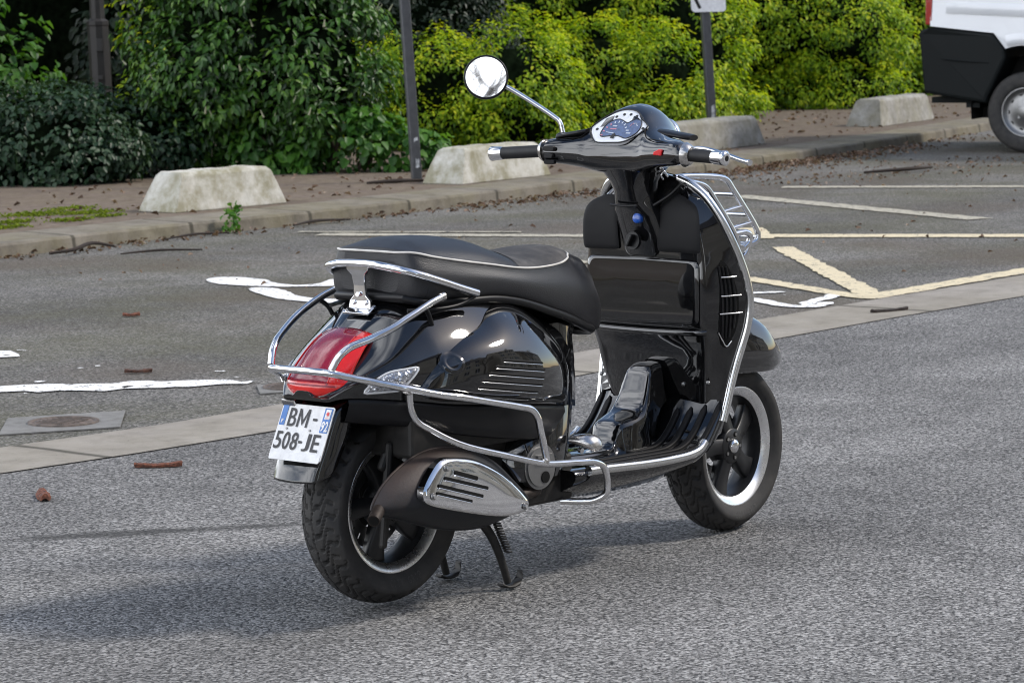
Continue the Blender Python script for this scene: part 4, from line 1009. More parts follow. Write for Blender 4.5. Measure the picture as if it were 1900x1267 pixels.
# switches
def sw(y, z, dx, w, h, mat, nm):
    x = .872+.006*(.2-abs(y)) if abs(y) > .17 else .884
    mb = MB(); o = rrect(w, h, min(w, h)*.35, 4, -w/2, -h/2); prism(mb, [hb(x-.016+dx, y-p[0], z+p[1]+.25*p[0]*0) for p in o], Vector(hb(.012, 0, 0))-Vector(hb(0, 0, 0)), 0)
    return build(nm, mb, mat, hbar, bevel=.002)
mb = MB(); o = [(-.014, -.004), (.012, -.006), (.016, .010), (.004, .011), (-.012, .004)]
prism(mb, [hb(.866, -.166-p[0], 1.074+p[1]) for p in o], (.016, .001, 0), 0); build('stop_switch', mb, M['red_button'], hbar, bevel=.002)
sw(.176, 1.082, 0, .034, .014, M['satin_black'], 'switch'); sw(.178, 1.062, 0, .028, .013, M['satin_black'], 'switch'); sw(.176, 1.046, .002, .034, .012, M['matte_black'], 'switch')

# ---- mirror
MCt = Vector((.795, .345, 1.271)); MN = Vector((-.74, -.655, .20)).normalized()
mb = MB(); ma = MN.cross(Vector((0, 0, 1))).normalized(); mbv = MN.cross(ma)
def mring(r, h): return [tuple(MCt+MN*h+(ma*cos(2*pi*k/48)+mbv*sin(2*pi*k/48))*r) for k in range(48)]
loft(mb, [mring(.0545, .006), mring(.0575, .0075), mring(.0600, .004), mring(.0600, -.004)], True, False, False, 0)
loft(mb, [mring(.0600, -.004), mring(.0585, -.010), mring(.048, -.018), mring(.025, -.024), mring(.001, -.026)], True, False, True, 1)
mr = build('mirror', mb, [M['satin_black'], M['chrome']], SC)
mb = MB(); disc(mb, MCt+MN*.0035, MN, .0552, .0016, 48); build('mirror_glass', mb, M['mirror'], mr)
mb = MB(); tube(mb, [(.836, .325, 1.250), (.850, .308, 1.239), (.880, .255, 1.202), (.905, .203, 1.164), (.912, .188, 1.150), (.914, .178, 1.118)], .0065, 10, 5); build('mirror_arm', mb, M['chrome'], mr)
mb = MB(); disc(mb, (.912, .178, 1.100), (0, .1, 1), .017, .016, 18, 0, .006); build('mirror_mount', mb, M['satin_black'], mr)

# ================================================================ THE SETTING
def sheet(name, pts, z, mat, tri=None):
    mb = MB(); mb.add([(p[0], p[1], z) for p in pts], [tuple(range(len(pts)))], 0, False); o = build(name, mb, mat); return kind(o, 'structure')
def strip(name, A, B, za, zb, mat):
    """flat ribbon between two polylines"""
    mb = MB(); n = len(A); mb.add([(p[0], p[1], za) for p in A]+[(p[0], p[1], zb) for p in B], [(i, i+1, n+i+1, n+i) for i in range(n-1)], 0, False)
    return kind(build(name, mb, mat), 'structure')
NEAR = [(-30, 1.35), (-6, 2.30), (.83, 2.49), (1.38, 2.46), (1.97, 2.46), (3.5, 2.56), (5.25, 2.70), (6.16, 2.76), (7.22, 2.79), (12, 3.05), (45, 5.6)]
FAR = [(-30, 1.88), (-6, 2.80), (1.24, 2.95), (1.65, 2.93), (1.98, 2.92), (3.9, 3.05), (5.87, 3.24), (6.88, 3.31), (7.6, 3.34), (12.4, 3.62), (45, 6.2)]
KB = [(-30, 4.2), (0, 8.1), (6.17, 8.95), (7.6, 9.15), (8.5, 9.16), (10.0, 9.30), (11.5, 9.54), (15.0, 10.27), (17.17, 10.76), (21, 11.85), (45, 19.5)]
KT = [(x, y+.012) for x, y in KB]
KK = [(-30, 4.85), (0, 8.65), (6.4, 9.48), (7.8, 9.62), (8.6, 9.66), (10.1, 9.82), (11.6, 10.04), (15.1, 10.77), (17.2, 11.24), (21.1, 12.35), (45, 20.1)]
sheet('ground', [(-900, -900), (900, -900), (900, 900), (-900, 900)], -.03, M['soil'])
sheet('road', [(-60, -14)]+[(60, -14)]+[(60, 7)]+[(p[0], p[1]+.02) for p in NEAR[::-1]]+[(-60, .2)], 0, M['road'])
strip('gutter', NEAR, FAR, .004, .002, M['gutter'])
strip('parking_lot', [(p[0], p[1]-.02) for p in FAR], [(p[0], p[1]+.03) for p in KB], -.002, -.002, M['lot'])
# kerb stones, one course with joints
mb = MB(); P_ = []
n = len(KT)
prof = lambda a, b, c: [(a[0], a[1], -.02), (b[0], b[1], .066), (b[0], b[1]+.014, .080), (c[0], c[1], .084), (c[0], c[1]+.01, -.02)]
dense = lambda P: [tuple(p) for p in catmull([(a, b, 0) for a, b in P], 12)]
rings = []
for a, b, c in zip(dense(KB), dense(KT), dense(KK)):
    j = random.uniform(-.004, .004); rings.append([(p[0], p[1]+(j if k < 3 else 0), p[2]+j*.5) for k, p in enumerate(prof(a, b, c))])
loft(mb, rings, True, sm=False); kind(build('kerb', mb, M['kerb']), 'structure')
strip('pavement', [(p[0], p[1]-.01) for p in KK], [(-40, 40), (-6, 40), (2, 40), (6, 40), (12, 40), (18, 40), (24, 40), (30, 40), (38, 40), (48, 40), (80, 48)], .081, .12, M['soil'])

# ---- painted markings (thin sheets on the asphalt)
def marking(name, poly, mat, z=.0035, rag=.012, n=5):
    """painted outline with slightly ragged edge"""
    o = [];
    for i in range(len(poly)):
        a = np.array(poly[i]); b = np.array(poly[(i+1) % len(poly)]); L_ = np.linalg.norm(b-a); m = max(1, int(L_/.06))
        for k in range(m):
            p = a+(b-a)*k/m; o.append((p[0]+random.uniform(-rag, rag), p[1]+random.uniform(-rag, rag)))
    import mathutils
    mb = MB(); tri = mathutils.geometry.tessellate_polygon([[Vector((p[0], p[1], 0)) for p in o]])
    mb.add([(p[0], p[1], z) for p in o], [tuple(t) for t in tri], 0, False)
    return kind(build(name, mb, mat), 'structure')
def bar(a, b, w): 
    a, b = np.array(a), np.array(b); d = (b-a)/np.linalg.norm(b-a); nn = np.array((-d[1], d[0]))*w/2
    return [a-nn, b-nn, b+nn, a+nn]
marking('bay_line', bar((8.28, 8.50), (9.0, 6.95), .18), M['white_faded'])
marking('bay_line', bar((7.90, 6.62), (7.60, 5.75), .10), M['white_faded'])
marking('bay_line', bar((9.50, 6.05), (10.30, 4.62), .22), M['yellow_line'])
marking('bay_line', bar((8.93, 5.45), (6.90, 3.38), .125), M['yellow_line'], .0045)
marking('bay_line', bar((7.34, 4.50), (6.84, 3.42), .12), M['yellow_line'], .0040)
marking('edge_line', bar((6.80, 3.385), (12.5, 3.79), .15), M['yellow_line'], .0035)
marking('bay_line', bar((12.20, 8.30), (11.20, 5.62), .20), M['white_faded'])
marking('bay_line', bar((13.10, 8.55), (13.95, 6.95), .20), M['white_faded'])
marking('bay_line', bar((9.95, 6.45), (9.35, 5.92), .16), M['yellow_line'], .0042)
marking('bay_line', bar((9.02, 7.50), (8.35, 8.75), .07), M['white_faded'], .0042)
# white line with ragged, flaking edge
wl = [(2.10, 4.75), (2.22, 4.38), (2.40, 4.18), (2.55, 4.00), (2.66, 3.93), (2.76, 3.82), (2.88, 3.70), (2.96, 3.52), (2.90, 3.50), (2.80, 3.57), (2.71, 3.62), (2.60, 3.70), (2.50, 3.78), (2.42, 3.80), (2.36, 3.86), (2.30, 3.96), (2.22, 4.05), (2.10, 4.18), (1.96, 4.50)]
marking('bay_line', wl, M['worn_white'], .0035, .028)
marking('bay_line', [(3.02, 5.30), (3.08, 5.16), (3.07, 5.08), (2.97, 4.98), (2.92, 5.03), (2.93, 5.2)], M['worn_white'], .0035, .02)
for k in range(16):
    x, y = random.uniform(2.0, 3.4), random.uniform(3.6, 5.4); r = random.uniform(.008, .03)
    marking('paint_flake', [(x+r*cos(a)*random.uniform(.6, 1.3), y+r*sin(a)*random.uniform(.6, 1.3)) for a in np.linspace(0, 2*pi, 7, endpoint=False)], M['worn_white'], .0035, .003)
# wheelchair emblem of the disabled bay
marking('bay_emblem', [tuple(p) for p in catmull([(5.86, 6.90), (5.78, 6.82), (5.70, 6.68), (5.69, 6.50), (5.74, 6.26), (5.84, 6.12), (5.98, 5.98), (6.05, 5.90), (6.16, 6.08), (6.20, 6.30), (6.06, 6.24), (5.98, 6.20), (5.86, 6.22), (5.86, 6.34), (5.90, 6.46), (5.98, 6.60), (6.01, 6.78), (5.96, 6.90)], 3, True)], M['worn_white'], .0035, .006)
marking('bay_emblem', [tuple(p) for p in catmull([(5.56, 6.28), (5.46, 6.12), (5.37, 5.96), (5.29, 5.74), (5.28, 5.52), (5.33, 5.30), (5.48, 5.30), (5.44, 5.50), (5.42, 5.70), (5.48, 5.86), (5.56, 5.98), (5.64, 6.12), (5.68, 6.27), (5.63, 6.33)], 3, True)], M['worn_white'], .0035, .006)
def stroke(pts, w):
    c = [p[:2] for p in catmull([(a, b, 0) for a, b in pts], 4)]; l, r = [], []
    for k in range(len(c)):
        d = c[min(k+1, len(c)-1)]-c[max(k-1, 0)]; d = d/np.linalg.norm(d); nn = np.array((-d[1], d[0]))*w/2; l.append(tuple(c[k]+nn)); r.append(tuple(c[k]-nn))
    return l+r[::-1]
for P_, w_, z_ in (([(6.60, 4.22), (6.70, 4.03), (6.78, 3.95), (6.83, 3.90), (6.80, 3.85), (6.70, 3.82), (6.73, 3.73), (6.80, 3.67), (6.87, 3.60)], .075, .0035),
                   ([(6.89, 3.62), (6.80, 3.56), (6.70, 3.53), (6.56, 3.50), (6.47, 3.46), (6.42, 3.40), (6.48, 3.38), (6.56, 3.42)], .075, .0039),
                   ([(6.52, 4.05), (6.50, 3.84), (6.44, 3.70), (6.36, 3.55), (6.33, 3.44), (6.37, 3.36), (6.43, 3.37)], .085, .0043)):
    marking('bay_emblem', stroke(P_, w_), M['worn_white'], z_, .007)

# ---- utility covers
def cover(x, y, r, rz, label, q=1.0):
    e = empty('manhole_cover', (x, y, 0), rz); tag(e, label, 'manhole cover', 'utility covers beside the gutter')
    mb = MB(); prism(mb, [(.34*q, 0, 0), (0, .26*q, 0), (-.34*q, 0, 0), (0, -.26*q, 0)], (0, 0, .0045)); build('concrete_pad', mb, M['pad'], e)
    mb = MB(); lathe(mb, [(r*1.10, .0045), (r*1.10, .010), (r*.98, .010), (r*.97, .006), (r*.90, .006), (r*.88, .009), (.001, .010)], (0, 0, 0), 40, 'z')
    for k in range(-3, 4): box(mb, (k*r*.22, 0, .0105), (r*.07, 1.3*r*sqrt(1-(k*.22)**2), .003))
    build('iron_lid', mb, M['iron'], e)
cover(1.74, 3.24, .115, .15, 'round rusty iron cover in a pale concrete pad left of the scooter')
cover(2.90, 3.27, .10, .2, 'small iron cover partly hidden behind the scooter tail rail', .62)

# ---- concrete wheel stops
def wheel_stop(x, y, rz, L_, h, mat, label, d=.36):
    mb = MB(); V = []
    N = 14
    for i in range(N+1):
        t = i/N; a = -L_/2+L_*t
        for (yy, zz, ins) in ((-d/2, 0, 0), (-d/2+.022, h*.45, .040), (-d/2+.045, h*.91, .080), (-d/2+.070, h, .098), (d/2-.10, h, .098), (d/2-.070, h*.91, .080), (d/2-.03, h*.45, .040), (d/2, 0, 0)):
            s = 1-2*ins/L_*1.25; j = random.uniform(-.004, .004); V.append((a*s+j, yy+j, zz+(j if zz else 0)))
    F = []
    for i in range(N):
        for j in range(8): k = (j+1) % 8; F.append((i*8+j, i*8+k, (i+1)*8+k, (i+1)*8+j))
    F.append(tuple(range(8))); F.append(tuple(N*8+j for j in range(8)))
    mb.add(V, F, 0, False)
    o = build('wheel_stop', mb, mat, None, bevel=.007, loc=(x, y, .082), rot=(0, 0, rz)); return tag(o, label, 'wheel stop', 'concrete wheel stops along the kerb')
wheel_stop(8.84, 10.03, .02, 1.02, .255, M['block'], 'mossy cream concrete wheel stop in front of the dark laurel, leftmost of the four')
wheel_stop(11.86, 10.32, .12, 1.14, .255, M['block'], 'mossy concrete wheel stop beside the bare grey pole, behind the left handlebar grip')
wheel_stop(15.72, 11.36, .20, 1.75, .25, M['block_grey'], 'grey concrete wheel stop under the arrow sign, behind the right handlebar grip')
wheel_stop(20.25, 12.58, .26, 1.55, .26, M['block_grey'], 'grey concrete wheel stop beneath the rear of the white van')

# ---- poles
def square_pole(mb, base, lean, s, h, rz, mi=0):
    rings = []
    for t in np.linspace(0, 1, 8):
        c = (base[0]+lean[0]*h*t, base[1]+lean[1]*h*t, base[2]+h*t); o = []
        for cx, cy in ((1, 1), (-1, 1), (-1, -1), (1, -1)):
            for a in (0, .5, 1):
                b_ = s*.12; ang = {(1, 1): 0, (-1, 1): pi/2, (-1, -1): pi, (1, -1): 3*pi/2}[(cx, cy)]+a*pi/2
                px, py = cx*(s/2-b_)+b_*cos(ang), cy*(s/2-b_)+b_*sin(ang); o.append((c[0]+px*cos(rz)-py*sin(rz), c[1]+px*sin(rz)+py*cos(rz), c[2]))
        rings.append(o)
    loft(mb, rings, True, mi=mi, sm=False)
RV = np.array((.664, -.748))   # sideways along the hedge
e = empty('street_pole', (11.42, 10.62, .08)); tag(e, 'bare grey square metal pole standing beside the second wheel stop', 'pole')
lean = -RV*.048
mb = MB(); square_pole(mb, (0, 0, 0), lean, .072, 3.2, .95); build('shaft', mb, M['pole'], e)
mb = MB(); n_ = np.array((-.745, -.665)); 
for z, h in ((.10, .07), (.30, .02)): 
    c = lean*z+n_*.041; rings = [[(c[0]+RV[0]*w+random.uniform(-.002, .002), c[1]+RV[1]*w, z+hh+random.uniform(-.012, .012)) for w in np.linspace(.000, .028, 5)] for hh in (0, h*.5, h)]
    mb = MB(); loft(mb, rings, False); build('sticker_scrap', mb, M['sticker'], e)
e = empty('sign_post', (17.20, 12.40, .08)); tag(e, 'dark grey post carrying a small white arrow sign before the bright hedge', 'sign')
lean = -RV*.050
mb = MB(); square_pole(mb, (0, 0, 0), lean, .078, 2.1, .95); build('shaft', mb, M['pole'], e)
mb = MB(); c0 = lean*1.13+n_*.055
def sg(a, b, off=0.0): return (c0[0]+RV[0]*a+n_[0]*off-RV[0]*.048*b, c0[1]+RV[1]*a+n_[1]*off-RV[1]*.048*b, 1.135+b)
prism(mb, [sg(a, b) for a, b in rrect(.31, .42, .035, 5, -.125, 0)], (n_[0]*.006, n_[1]*.006, 0)); bd_ = build('sign_board', mb, M['sign_white'], e)
mb = MB(); o = [(-.045, .030), (-.075, .105), (.11, .22), (.11, .25), (-.11, .11), (-.070, .018)]
prism(mb, [sg(a, b, .007) for a, b in [(-.072, .128), (-.100, .120), (-.060, .026), (-.034, .038)]], (n_[0]*.001, n_[1]*.001, 0)); prism(mb, [sg(a, b, .0072) for a, b in [(-.100, .120), (-.072, .118), (.085, .26), (.065, .285)]], (n_[0]*.001, n_[1]*.001, 0))
build('arrow', mb, M['plate_black'], bd_)
mb = MB(); c = n_*.042+lean*.22; loft(mb, [[(c[0]+RV[0]*w, c[1]+RV[1]*w, z+random.uniform(-.01, .01)) for w in np.linspace(.0, .03, 4)] for z in (.04, .14, .30)], False); build('sticker_scrap', mb, M['sticker'], e)
e = empty('lamp_post', (11.60, 14.24, .09)); tag(e, 'dark cast iron lamp post among the shrubs at far left', 'lamp post')
mb = MB(); lathe(mb, [(.105, 0), (.105, .06), (.092, .09), (.088, .55), (.086, 1.13), (.090, 1.14), (.090, 1.17), (.060, 1.19), (.056, 1.5), (.050, 3.6), (.001, 3.6)], (0, 0, 0), 10, 'z')
mb.v = [(p[0]-RV[0]*.024*p[2], p[1]-RV[1]*.024*p[2], p[2]) for p in mb.v]; mb.sm = [False]*len(mb.sm); build('shaft', mb, M['pole_dark'], e)
mb = MB(); box(mb, (-.066-.01, -.058, .98), (.02, .05, .10), 0, Matrix.Rotation(.7, 3, 'Z')); build('access_plate', mb, M['pole_dark'], e, bevel=.004); mb = MB(); box(mb, (-.066-.01, -.058, .72), (.02, .04, .035), 0, Matrix.Rotation(.7, 3, 'Z')); build('access_plate', mb, M['pole_dark'], e, bevel=.004)

# ---- white van, backed over the kerb (x forward, y left)
va = empty('delivery_van', (17.571, 9.372, 0), atan2(-.963, .27)); tag(va, 'white van with black plastic rear bumper parked at the right edge', 'van')
# right flank is the y=0 plane of this frame
Wd = 1.95
mb = MB()
body = [(-.80, 1.075), (-.24, 1.012), (-.135, .880), (-.05, .905)]+[(.36*cos(a)*1.12, .36+.36*sin(a)*1.52) for a in np.linspace(radians(100), radians(22), 9)]+[(.50, .45), (2.30, .42), (3.9, .50), (4.0, .95), (3.6, 1.15), (2.95, 1.35), (2.45, 2.0), (2.2, 2.08), (-.70, 2.1), (-.80, 2.0)]
nb = len(body)
def flank(x, z, side):
    tum = .05*max(0, (z-1.1))**1.3; bul = .018*math.exp(-((z-1.16)/.035)**2)
    return (x, side[0]+side[1]*(tum-.0*bul), z)
mb.add([flank(x, z, (-.035, 1)) for x, z in body]+[flank(x, z, (Wd+.035, -1)) for x, z in body], [tuple(range(nb))[::-1], tuple(range(nb, 2*nb))]+[(i, (i+1) % nb, nb+(i+1) % nb, nb+i) for i in range(nb)], 0, False)
vb = build('van_body', mb, M['van_white'], va, bevel=.03)
# pressed swage line along the flank
mb = MB(); rings = []
for x in np.linspace(-.66, 2.3, 24):
    e_ = min(1, (x+.66)/.10); z = 1.235-.035*(x+.66)/.7 if x < .1 else 1.197
    rings.append([(x, -.0355, z+.050), (x, -.0355-.012*e_, z+.022), (x, -.0355-.012*e_, z-.02), (x, -.0355, z-.055)])
loft(mb, rings, False); build('swage_line', mb, M['van_white'], vb)
mb = MB(); rings = []
for a in np.linspace(radians(8), radians(104), 22): rings.append([(r*cos(a)*1.12, -.038-(.016 if i in (1, 2) else .0), .36+r*sin(a)*1.30) for i, r in enumerate((.425, .44, .47, .50))])
loft(mb, rings, False); build('wheel_arch', mb, M['van_white'], vb)
mb = MB()
bp = [(-.93, 1.03), (-.80, 1.068), (-.24, 1.005), (-.145, .875), (-.13, .80), (-.30, .46), (-.30, .42), (-.885, .505)]
n = len(bp)
mb.add([(x+(.012 if x < -.8 else 0), -.050+(.05 if x < -.8 else 0), z) for x, z in bp]+[(x, Wd+.05, z) for x, z in bp], [tuple(range(n))[::-1], tuple(range(n, 2*n))]+[(i, (i+1) % n, n+(i+1) % n, n+i) for i in range(n)], 0, False)
build('rear_bumper', mb, M['van_black'], va, bevel=.03)
mb = MB(); tube(mb, [(-.70, -.052, .80), (-.45, -.052, .775), (-.28, -.052, .765)], .006, 6, 4); build('bumper_trim', mb, M['van_black'], va)
mb = MB(); box(mb, (-.45, .3, .40), (.12, .5, .04)); build('underbody_bracket', mb, M['van_black'], va)
mb = MB(); box(mb, (-.6, .6, .44), (.5, .9, .05)); build('underbody', mb, M['van_black'], va)
mb = MB(); prism(mb, [(-.855, -.008, 1.085), (-.785, -.0375, 1.082), (-.772, -.036, 1.95), (-.84, -.0, 1.95), (-.852, -.004, 1.5)], (0, .12, 0)); build('tail_lamp', mb, M['van_lamp'], va, bevel=.012)
# dark wheel housing
mb = MB(); rings = []
for a in np.linspace(radians(-10), radians(190), 20): rings.append([(.46*cos(a), y, .36+.46*sin(a)) for y in (.02, .35)])
loft(mb, rings, False); mb.add([(.46*cos(a), .35, .36+.46*sin(a)) for a in np.linspace(radians(-10), radians(190), 20)], [tuple(range(20))], 0, False); build('wheel_housing', mb, M['dark'], va)
def van_wheel(x, y, sd_):
    mb = MB(); lathe(mb, [(.205, -.085), (.212, -.10), (.25, -.108), (.30, -.106), (.328, -.095), (.340, -.06), (.342, 0), (.340, .06), (.328, .095), (.30, .106), (.21, .10)], (x, y, .343), 48, 'y')
    w = build('wheel', mb, M['rubber'], va)
    mb = MB(); s = sd_
    lathe(mb, [(.212, -.092), (.206, -.100), (.196, -.096), (.188, -.075), (.150, -.060), (.120, -.075), (.075, -.082), (.060, -.098), (.001, -.100)], (x, y, .343), 48, 'y'); 
    for k in range(10): a = k*2*pi/10; disc(mb, (x+.162*cos(a), y-.060, .343+.162*sin(a)), (0, -1, 0), .020, .003, 10, 1)
    for k in range(5): a = k*2*pi/5; disc(mb, (x+.062*cos(a)*1.15, y-.083, .343+.062*sin(a)*1.15), (0, -1, 0), .012, .012, 8, 0)
    if s < 0: mb.v = [(p[0], 2*y-p[1], p[2]) for p in mb.v]
    build('wheel_rim', mb, [M['alu'], M['vent_dark']], w)
van_wheel(.03, .085, 1); van_wheel(3.05, .085, 1); van_wheel(.03, Wd-.085, -1); van_wheel(3.05, Wd-.085, -1)

# ---- foliage
def leaf_mesh(name, pos, nrm, dirn, size, clump, mat, parent=None, width=.46, fold=.25, extra=None):
    """folded leaves: 2 quads each, one island per leaf"""
    n = len(pos)
    nrm = nrm/np.linalg.norm(nrm, axis=1, keepdims=True)
    d = dirn-nrm*np.sum(dirn*nrm, axis=1, keepdims=True); d /= np.maximum(1e-6, np.linalg.norm(d, axis=1, keepdims=True)); s = np.cross(d, nrm)
    L_ = size[:, None]; w = L_*width*.5
    p0 = pos; p1 = pos+d*L_*.42-nrm*L_*.03; p2 = pos+d*L_-nrm*L_*.14; e = nrm*w*fold*2
    a1 = pos+d*L_*.36+s*w+e; b1 = pos+d*L_*.36-s*w+e; a2 = pos+d*L_*.74+s*w*.72+e*.6-nrm*L_*.06; b2 = pos+d*L_*.74-s*w*.72+e*.6-nrm*L_*.06
    V = np.stack([p0, p1, p2, a1, a2, b1, b2], axis=1).reshape(-1, 3)
    base = (np.arange(n)*7)[:, None]
    F = np.concatenate([base+np.array([[0, 1, 3, 3]]), base+np.array([[1, 2, 4, 3]]), base+np.array([[0, 5, 1, 1]]), base+np.array([[5, 6, 2, 1]])], axis=1)
    # tris at the base: build as polygons of 3/4
    loops = np.concatenate([base+np.array([[0, 1, 3]]), base+np.array([[1, 2, 4, 3]]), base+np.array([[0, 5, 1]]), base+np.array([[5, 6, 2, 1]])], axis=1).reshape(-1)
    tot = np.tile(np.array([3, 4, 3, 4]), n); start = np.concatenate([[0], np.cumsum(tot)[:-1]])
    me = bpy.data.meshes.new(name); me.vertices.add(len(V)); me.vertices.foreach_set('co', V.astype(np.float32).ravel())
    me.loops.add(len(loops)); me.loops.foreach_set('vertex_index', loops.astype(np.int32)); me.polygons.add(len(tot))
    me.polygons.foreach_set('loop_start', start.astype(np.int32)); me.polygons.foreach_set('loop_total', tot.astype(np.int32))
    at = me.attributes.new('clump', 'FLOAT', 'POINT'); at.data.foreach_set('value', np.repeat(clump, 7).astype(np.float32))
    me.materials.append(mat); me.update(calc_edges=True); me.validate()
    return link(bpy.data.objects.new(name, me), parent)
def unit(n): v = rng.normal(size=(n, 3)); return v/np.linalg.norm(v, axis=1, keepdims=True)
def make_bush(name, label, cat, centre, blobs, mat, leaf=(.055, .09), clump_r=(.13, .26), dens=1.0, up=.5, group=None, width=.46, buds=0, spread=1.0, inner=True, nleaf=90):
    """blobs: (dx along hedge, dy back, z, rx, ry, rz) ellipsoids relative to centre; leaves sit in clumps over their surfaces"""
    if 'hedge' in name or 'ivy_mound' in name: blobs = blobs+[(a, b-.22*ry, .20, rx*1.05, ry*.85, .30) for a, b, z, rx, ry, rz in blobs]
    e = empty(name, (centre[0], centre[1], .09)); tag(e, label, cat, group)
    E1 = np.array((.664, -.748, 0)); E2 = np.array((.748, .664, 0)); Z = np.array((0, 0, 1.))
    P, N, D, Sz, Cl = [], [], [], [], []; budp = []
    for (a, b, z, rx, ry, rz) in blobs:
        area = 4*pi*((rx*ry)**1.6/3+(rx*rz)**1.6/3+(ry*rz)**1.6/3)**(1/1.6); nc = int(area*16*dens)
        for k in range(nc):
            u = unit(1)[0]
            if u[1] > .45: continue                       # the far side is never seen
            f = rng.uniform(.80, 1.06); c = E1*(a+u[0]*rx*f)+E2*(b+u[1]*ry*f)+Z*(z+u[2]*rz*f)
            if c[2] < .02: continue
            out = E1*u[0]/rx+E2*u[1]/ry+Z*u[2]/rz; out /= np.linalg.norm(out)
            r = rng.uniform(*clump_r); m = int(nleaf*(r/.2)**2*rng.uniform(.7, 1.2)); q = unit(m); q = q*np.cbrt(rng.uniform(.15, 1, size=(m, 1)))
            pp = c+q*r*np.array((1, 1, .8))
            ok = pp[:, 2] > .01; pp = pp[ok]; q = q[ok]; m = len(pp)
            if m == 0: continue
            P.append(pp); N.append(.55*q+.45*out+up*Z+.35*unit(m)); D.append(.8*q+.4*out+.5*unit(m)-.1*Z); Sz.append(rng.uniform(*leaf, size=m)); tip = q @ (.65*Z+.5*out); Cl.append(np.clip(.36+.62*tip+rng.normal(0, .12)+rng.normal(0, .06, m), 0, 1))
            if buds and rng.uniform() < buds: budp.append((c+out*r*.9, out))
    P, N, D, Sz, Cl = (np.concatenate(q) for q in (P, N, D, Sz, Cl))
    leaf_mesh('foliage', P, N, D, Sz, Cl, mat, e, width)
    mb = MB()
    for k in range(7):
        a, b, z, rx, ry, rz = blobs[k % len(blobs)]; s = E1*a*.6+E2*b*.6; t = E1*(a+rng.uniform(-.5, .5)*rx)+E2*(b+rng.uniform(-.3, .3)*ry)+Z*(z+rz*.4)
        tube(mb, [s*.5+E1*rng.uniform(-.1, .1), s*.6+t*.3+Z*.1, t], lambda q_: .022-.014*q_, 6, 4)
    build('stem', mb, M['stem'], e)
    if inner:  # opaque dark core added so gaps between leaves read as shade
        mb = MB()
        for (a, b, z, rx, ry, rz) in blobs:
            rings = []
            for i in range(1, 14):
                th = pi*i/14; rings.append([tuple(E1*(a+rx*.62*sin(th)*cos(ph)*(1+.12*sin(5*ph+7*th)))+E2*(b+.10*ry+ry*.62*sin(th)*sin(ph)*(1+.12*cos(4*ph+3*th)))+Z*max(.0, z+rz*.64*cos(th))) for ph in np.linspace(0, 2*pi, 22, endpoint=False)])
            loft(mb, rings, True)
        build('shade_core', mb, M['inner'], e)
    if budp:
        mb = MB()
        for p, o_ in budp[:90]:
            d = o_*.5+Z*.9+rng.normal(size=3)*.25; d /= np.linalg.norm(d); mb = MB(); tube(mb, [p, p+d*.03, p+d*.062], lambda t: .009-.006*t, 5, 2); build('flower_bud', mb, M['bud'], e)
    return e
E1_ = np.array((.664, -.748)); E2_ = np.array((.748, .664))
def at(x, y, a=0, b=0): return (x+E1_[0]*a+E2_[0]*b, y+E1_[1]*a+E2_[1]*b)
# the big laurel, its lower ivy skirt and neighbours, left to right
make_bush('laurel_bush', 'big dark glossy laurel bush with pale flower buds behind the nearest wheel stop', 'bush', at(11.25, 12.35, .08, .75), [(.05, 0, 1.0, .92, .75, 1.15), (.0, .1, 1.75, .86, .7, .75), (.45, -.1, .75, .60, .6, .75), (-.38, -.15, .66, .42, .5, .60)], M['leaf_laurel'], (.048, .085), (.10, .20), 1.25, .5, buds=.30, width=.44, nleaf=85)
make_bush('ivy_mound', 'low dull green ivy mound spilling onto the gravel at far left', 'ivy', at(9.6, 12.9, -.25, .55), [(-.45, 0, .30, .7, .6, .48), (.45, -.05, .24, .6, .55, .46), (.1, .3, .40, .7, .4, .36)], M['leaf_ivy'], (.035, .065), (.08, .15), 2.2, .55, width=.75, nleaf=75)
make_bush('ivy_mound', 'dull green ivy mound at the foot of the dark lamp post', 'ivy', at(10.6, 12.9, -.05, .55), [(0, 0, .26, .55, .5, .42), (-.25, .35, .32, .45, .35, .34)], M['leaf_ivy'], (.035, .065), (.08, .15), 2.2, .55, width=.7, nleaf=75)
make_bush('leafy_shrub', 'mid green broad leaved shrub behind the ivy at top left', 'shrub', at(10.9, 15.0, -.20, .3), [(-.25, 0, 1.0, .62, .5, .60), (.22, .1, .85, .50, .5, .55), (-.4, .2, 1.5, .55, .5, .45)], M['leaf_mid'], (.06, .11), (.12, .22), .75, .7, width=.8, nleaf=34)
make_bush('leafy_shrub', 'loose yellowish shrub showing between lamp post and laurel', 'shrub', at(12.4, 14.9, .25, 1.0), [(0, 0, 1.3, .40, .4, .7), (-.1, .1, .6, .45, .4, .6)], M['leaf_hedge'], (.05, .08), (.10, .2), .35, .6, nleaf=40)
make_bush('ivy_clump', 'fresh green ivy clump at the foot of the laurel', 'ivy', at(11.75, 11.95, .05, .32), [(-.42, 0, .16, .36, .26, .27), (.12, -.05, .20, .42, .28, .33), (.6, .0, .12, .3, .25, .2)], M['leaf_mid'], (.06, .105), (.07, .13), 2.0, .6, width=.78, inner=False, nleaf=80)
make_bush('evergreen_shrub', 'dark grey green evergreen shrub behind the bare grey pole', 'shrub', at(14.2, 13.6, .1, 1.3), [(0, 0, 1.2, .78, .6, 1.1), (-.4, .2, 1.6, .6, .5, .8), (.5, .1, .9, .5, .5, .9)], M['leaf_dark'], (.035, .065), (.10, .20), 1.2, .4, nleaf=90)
make_bush('low_hedge', 'low yellow green hedge between the bare pole and the mirror', 'hedge', at(14.6, 13.25, 0, .52), [(-.80, .05, .42, .45, .5, .52), (-.15, 0, .48, .6, .52, .56), (.55, 0, .50, .62, .5, .55)], M['leaf_hedge'], (.030, .056), (.08, .16), 1.8, .8, nleaf=125)
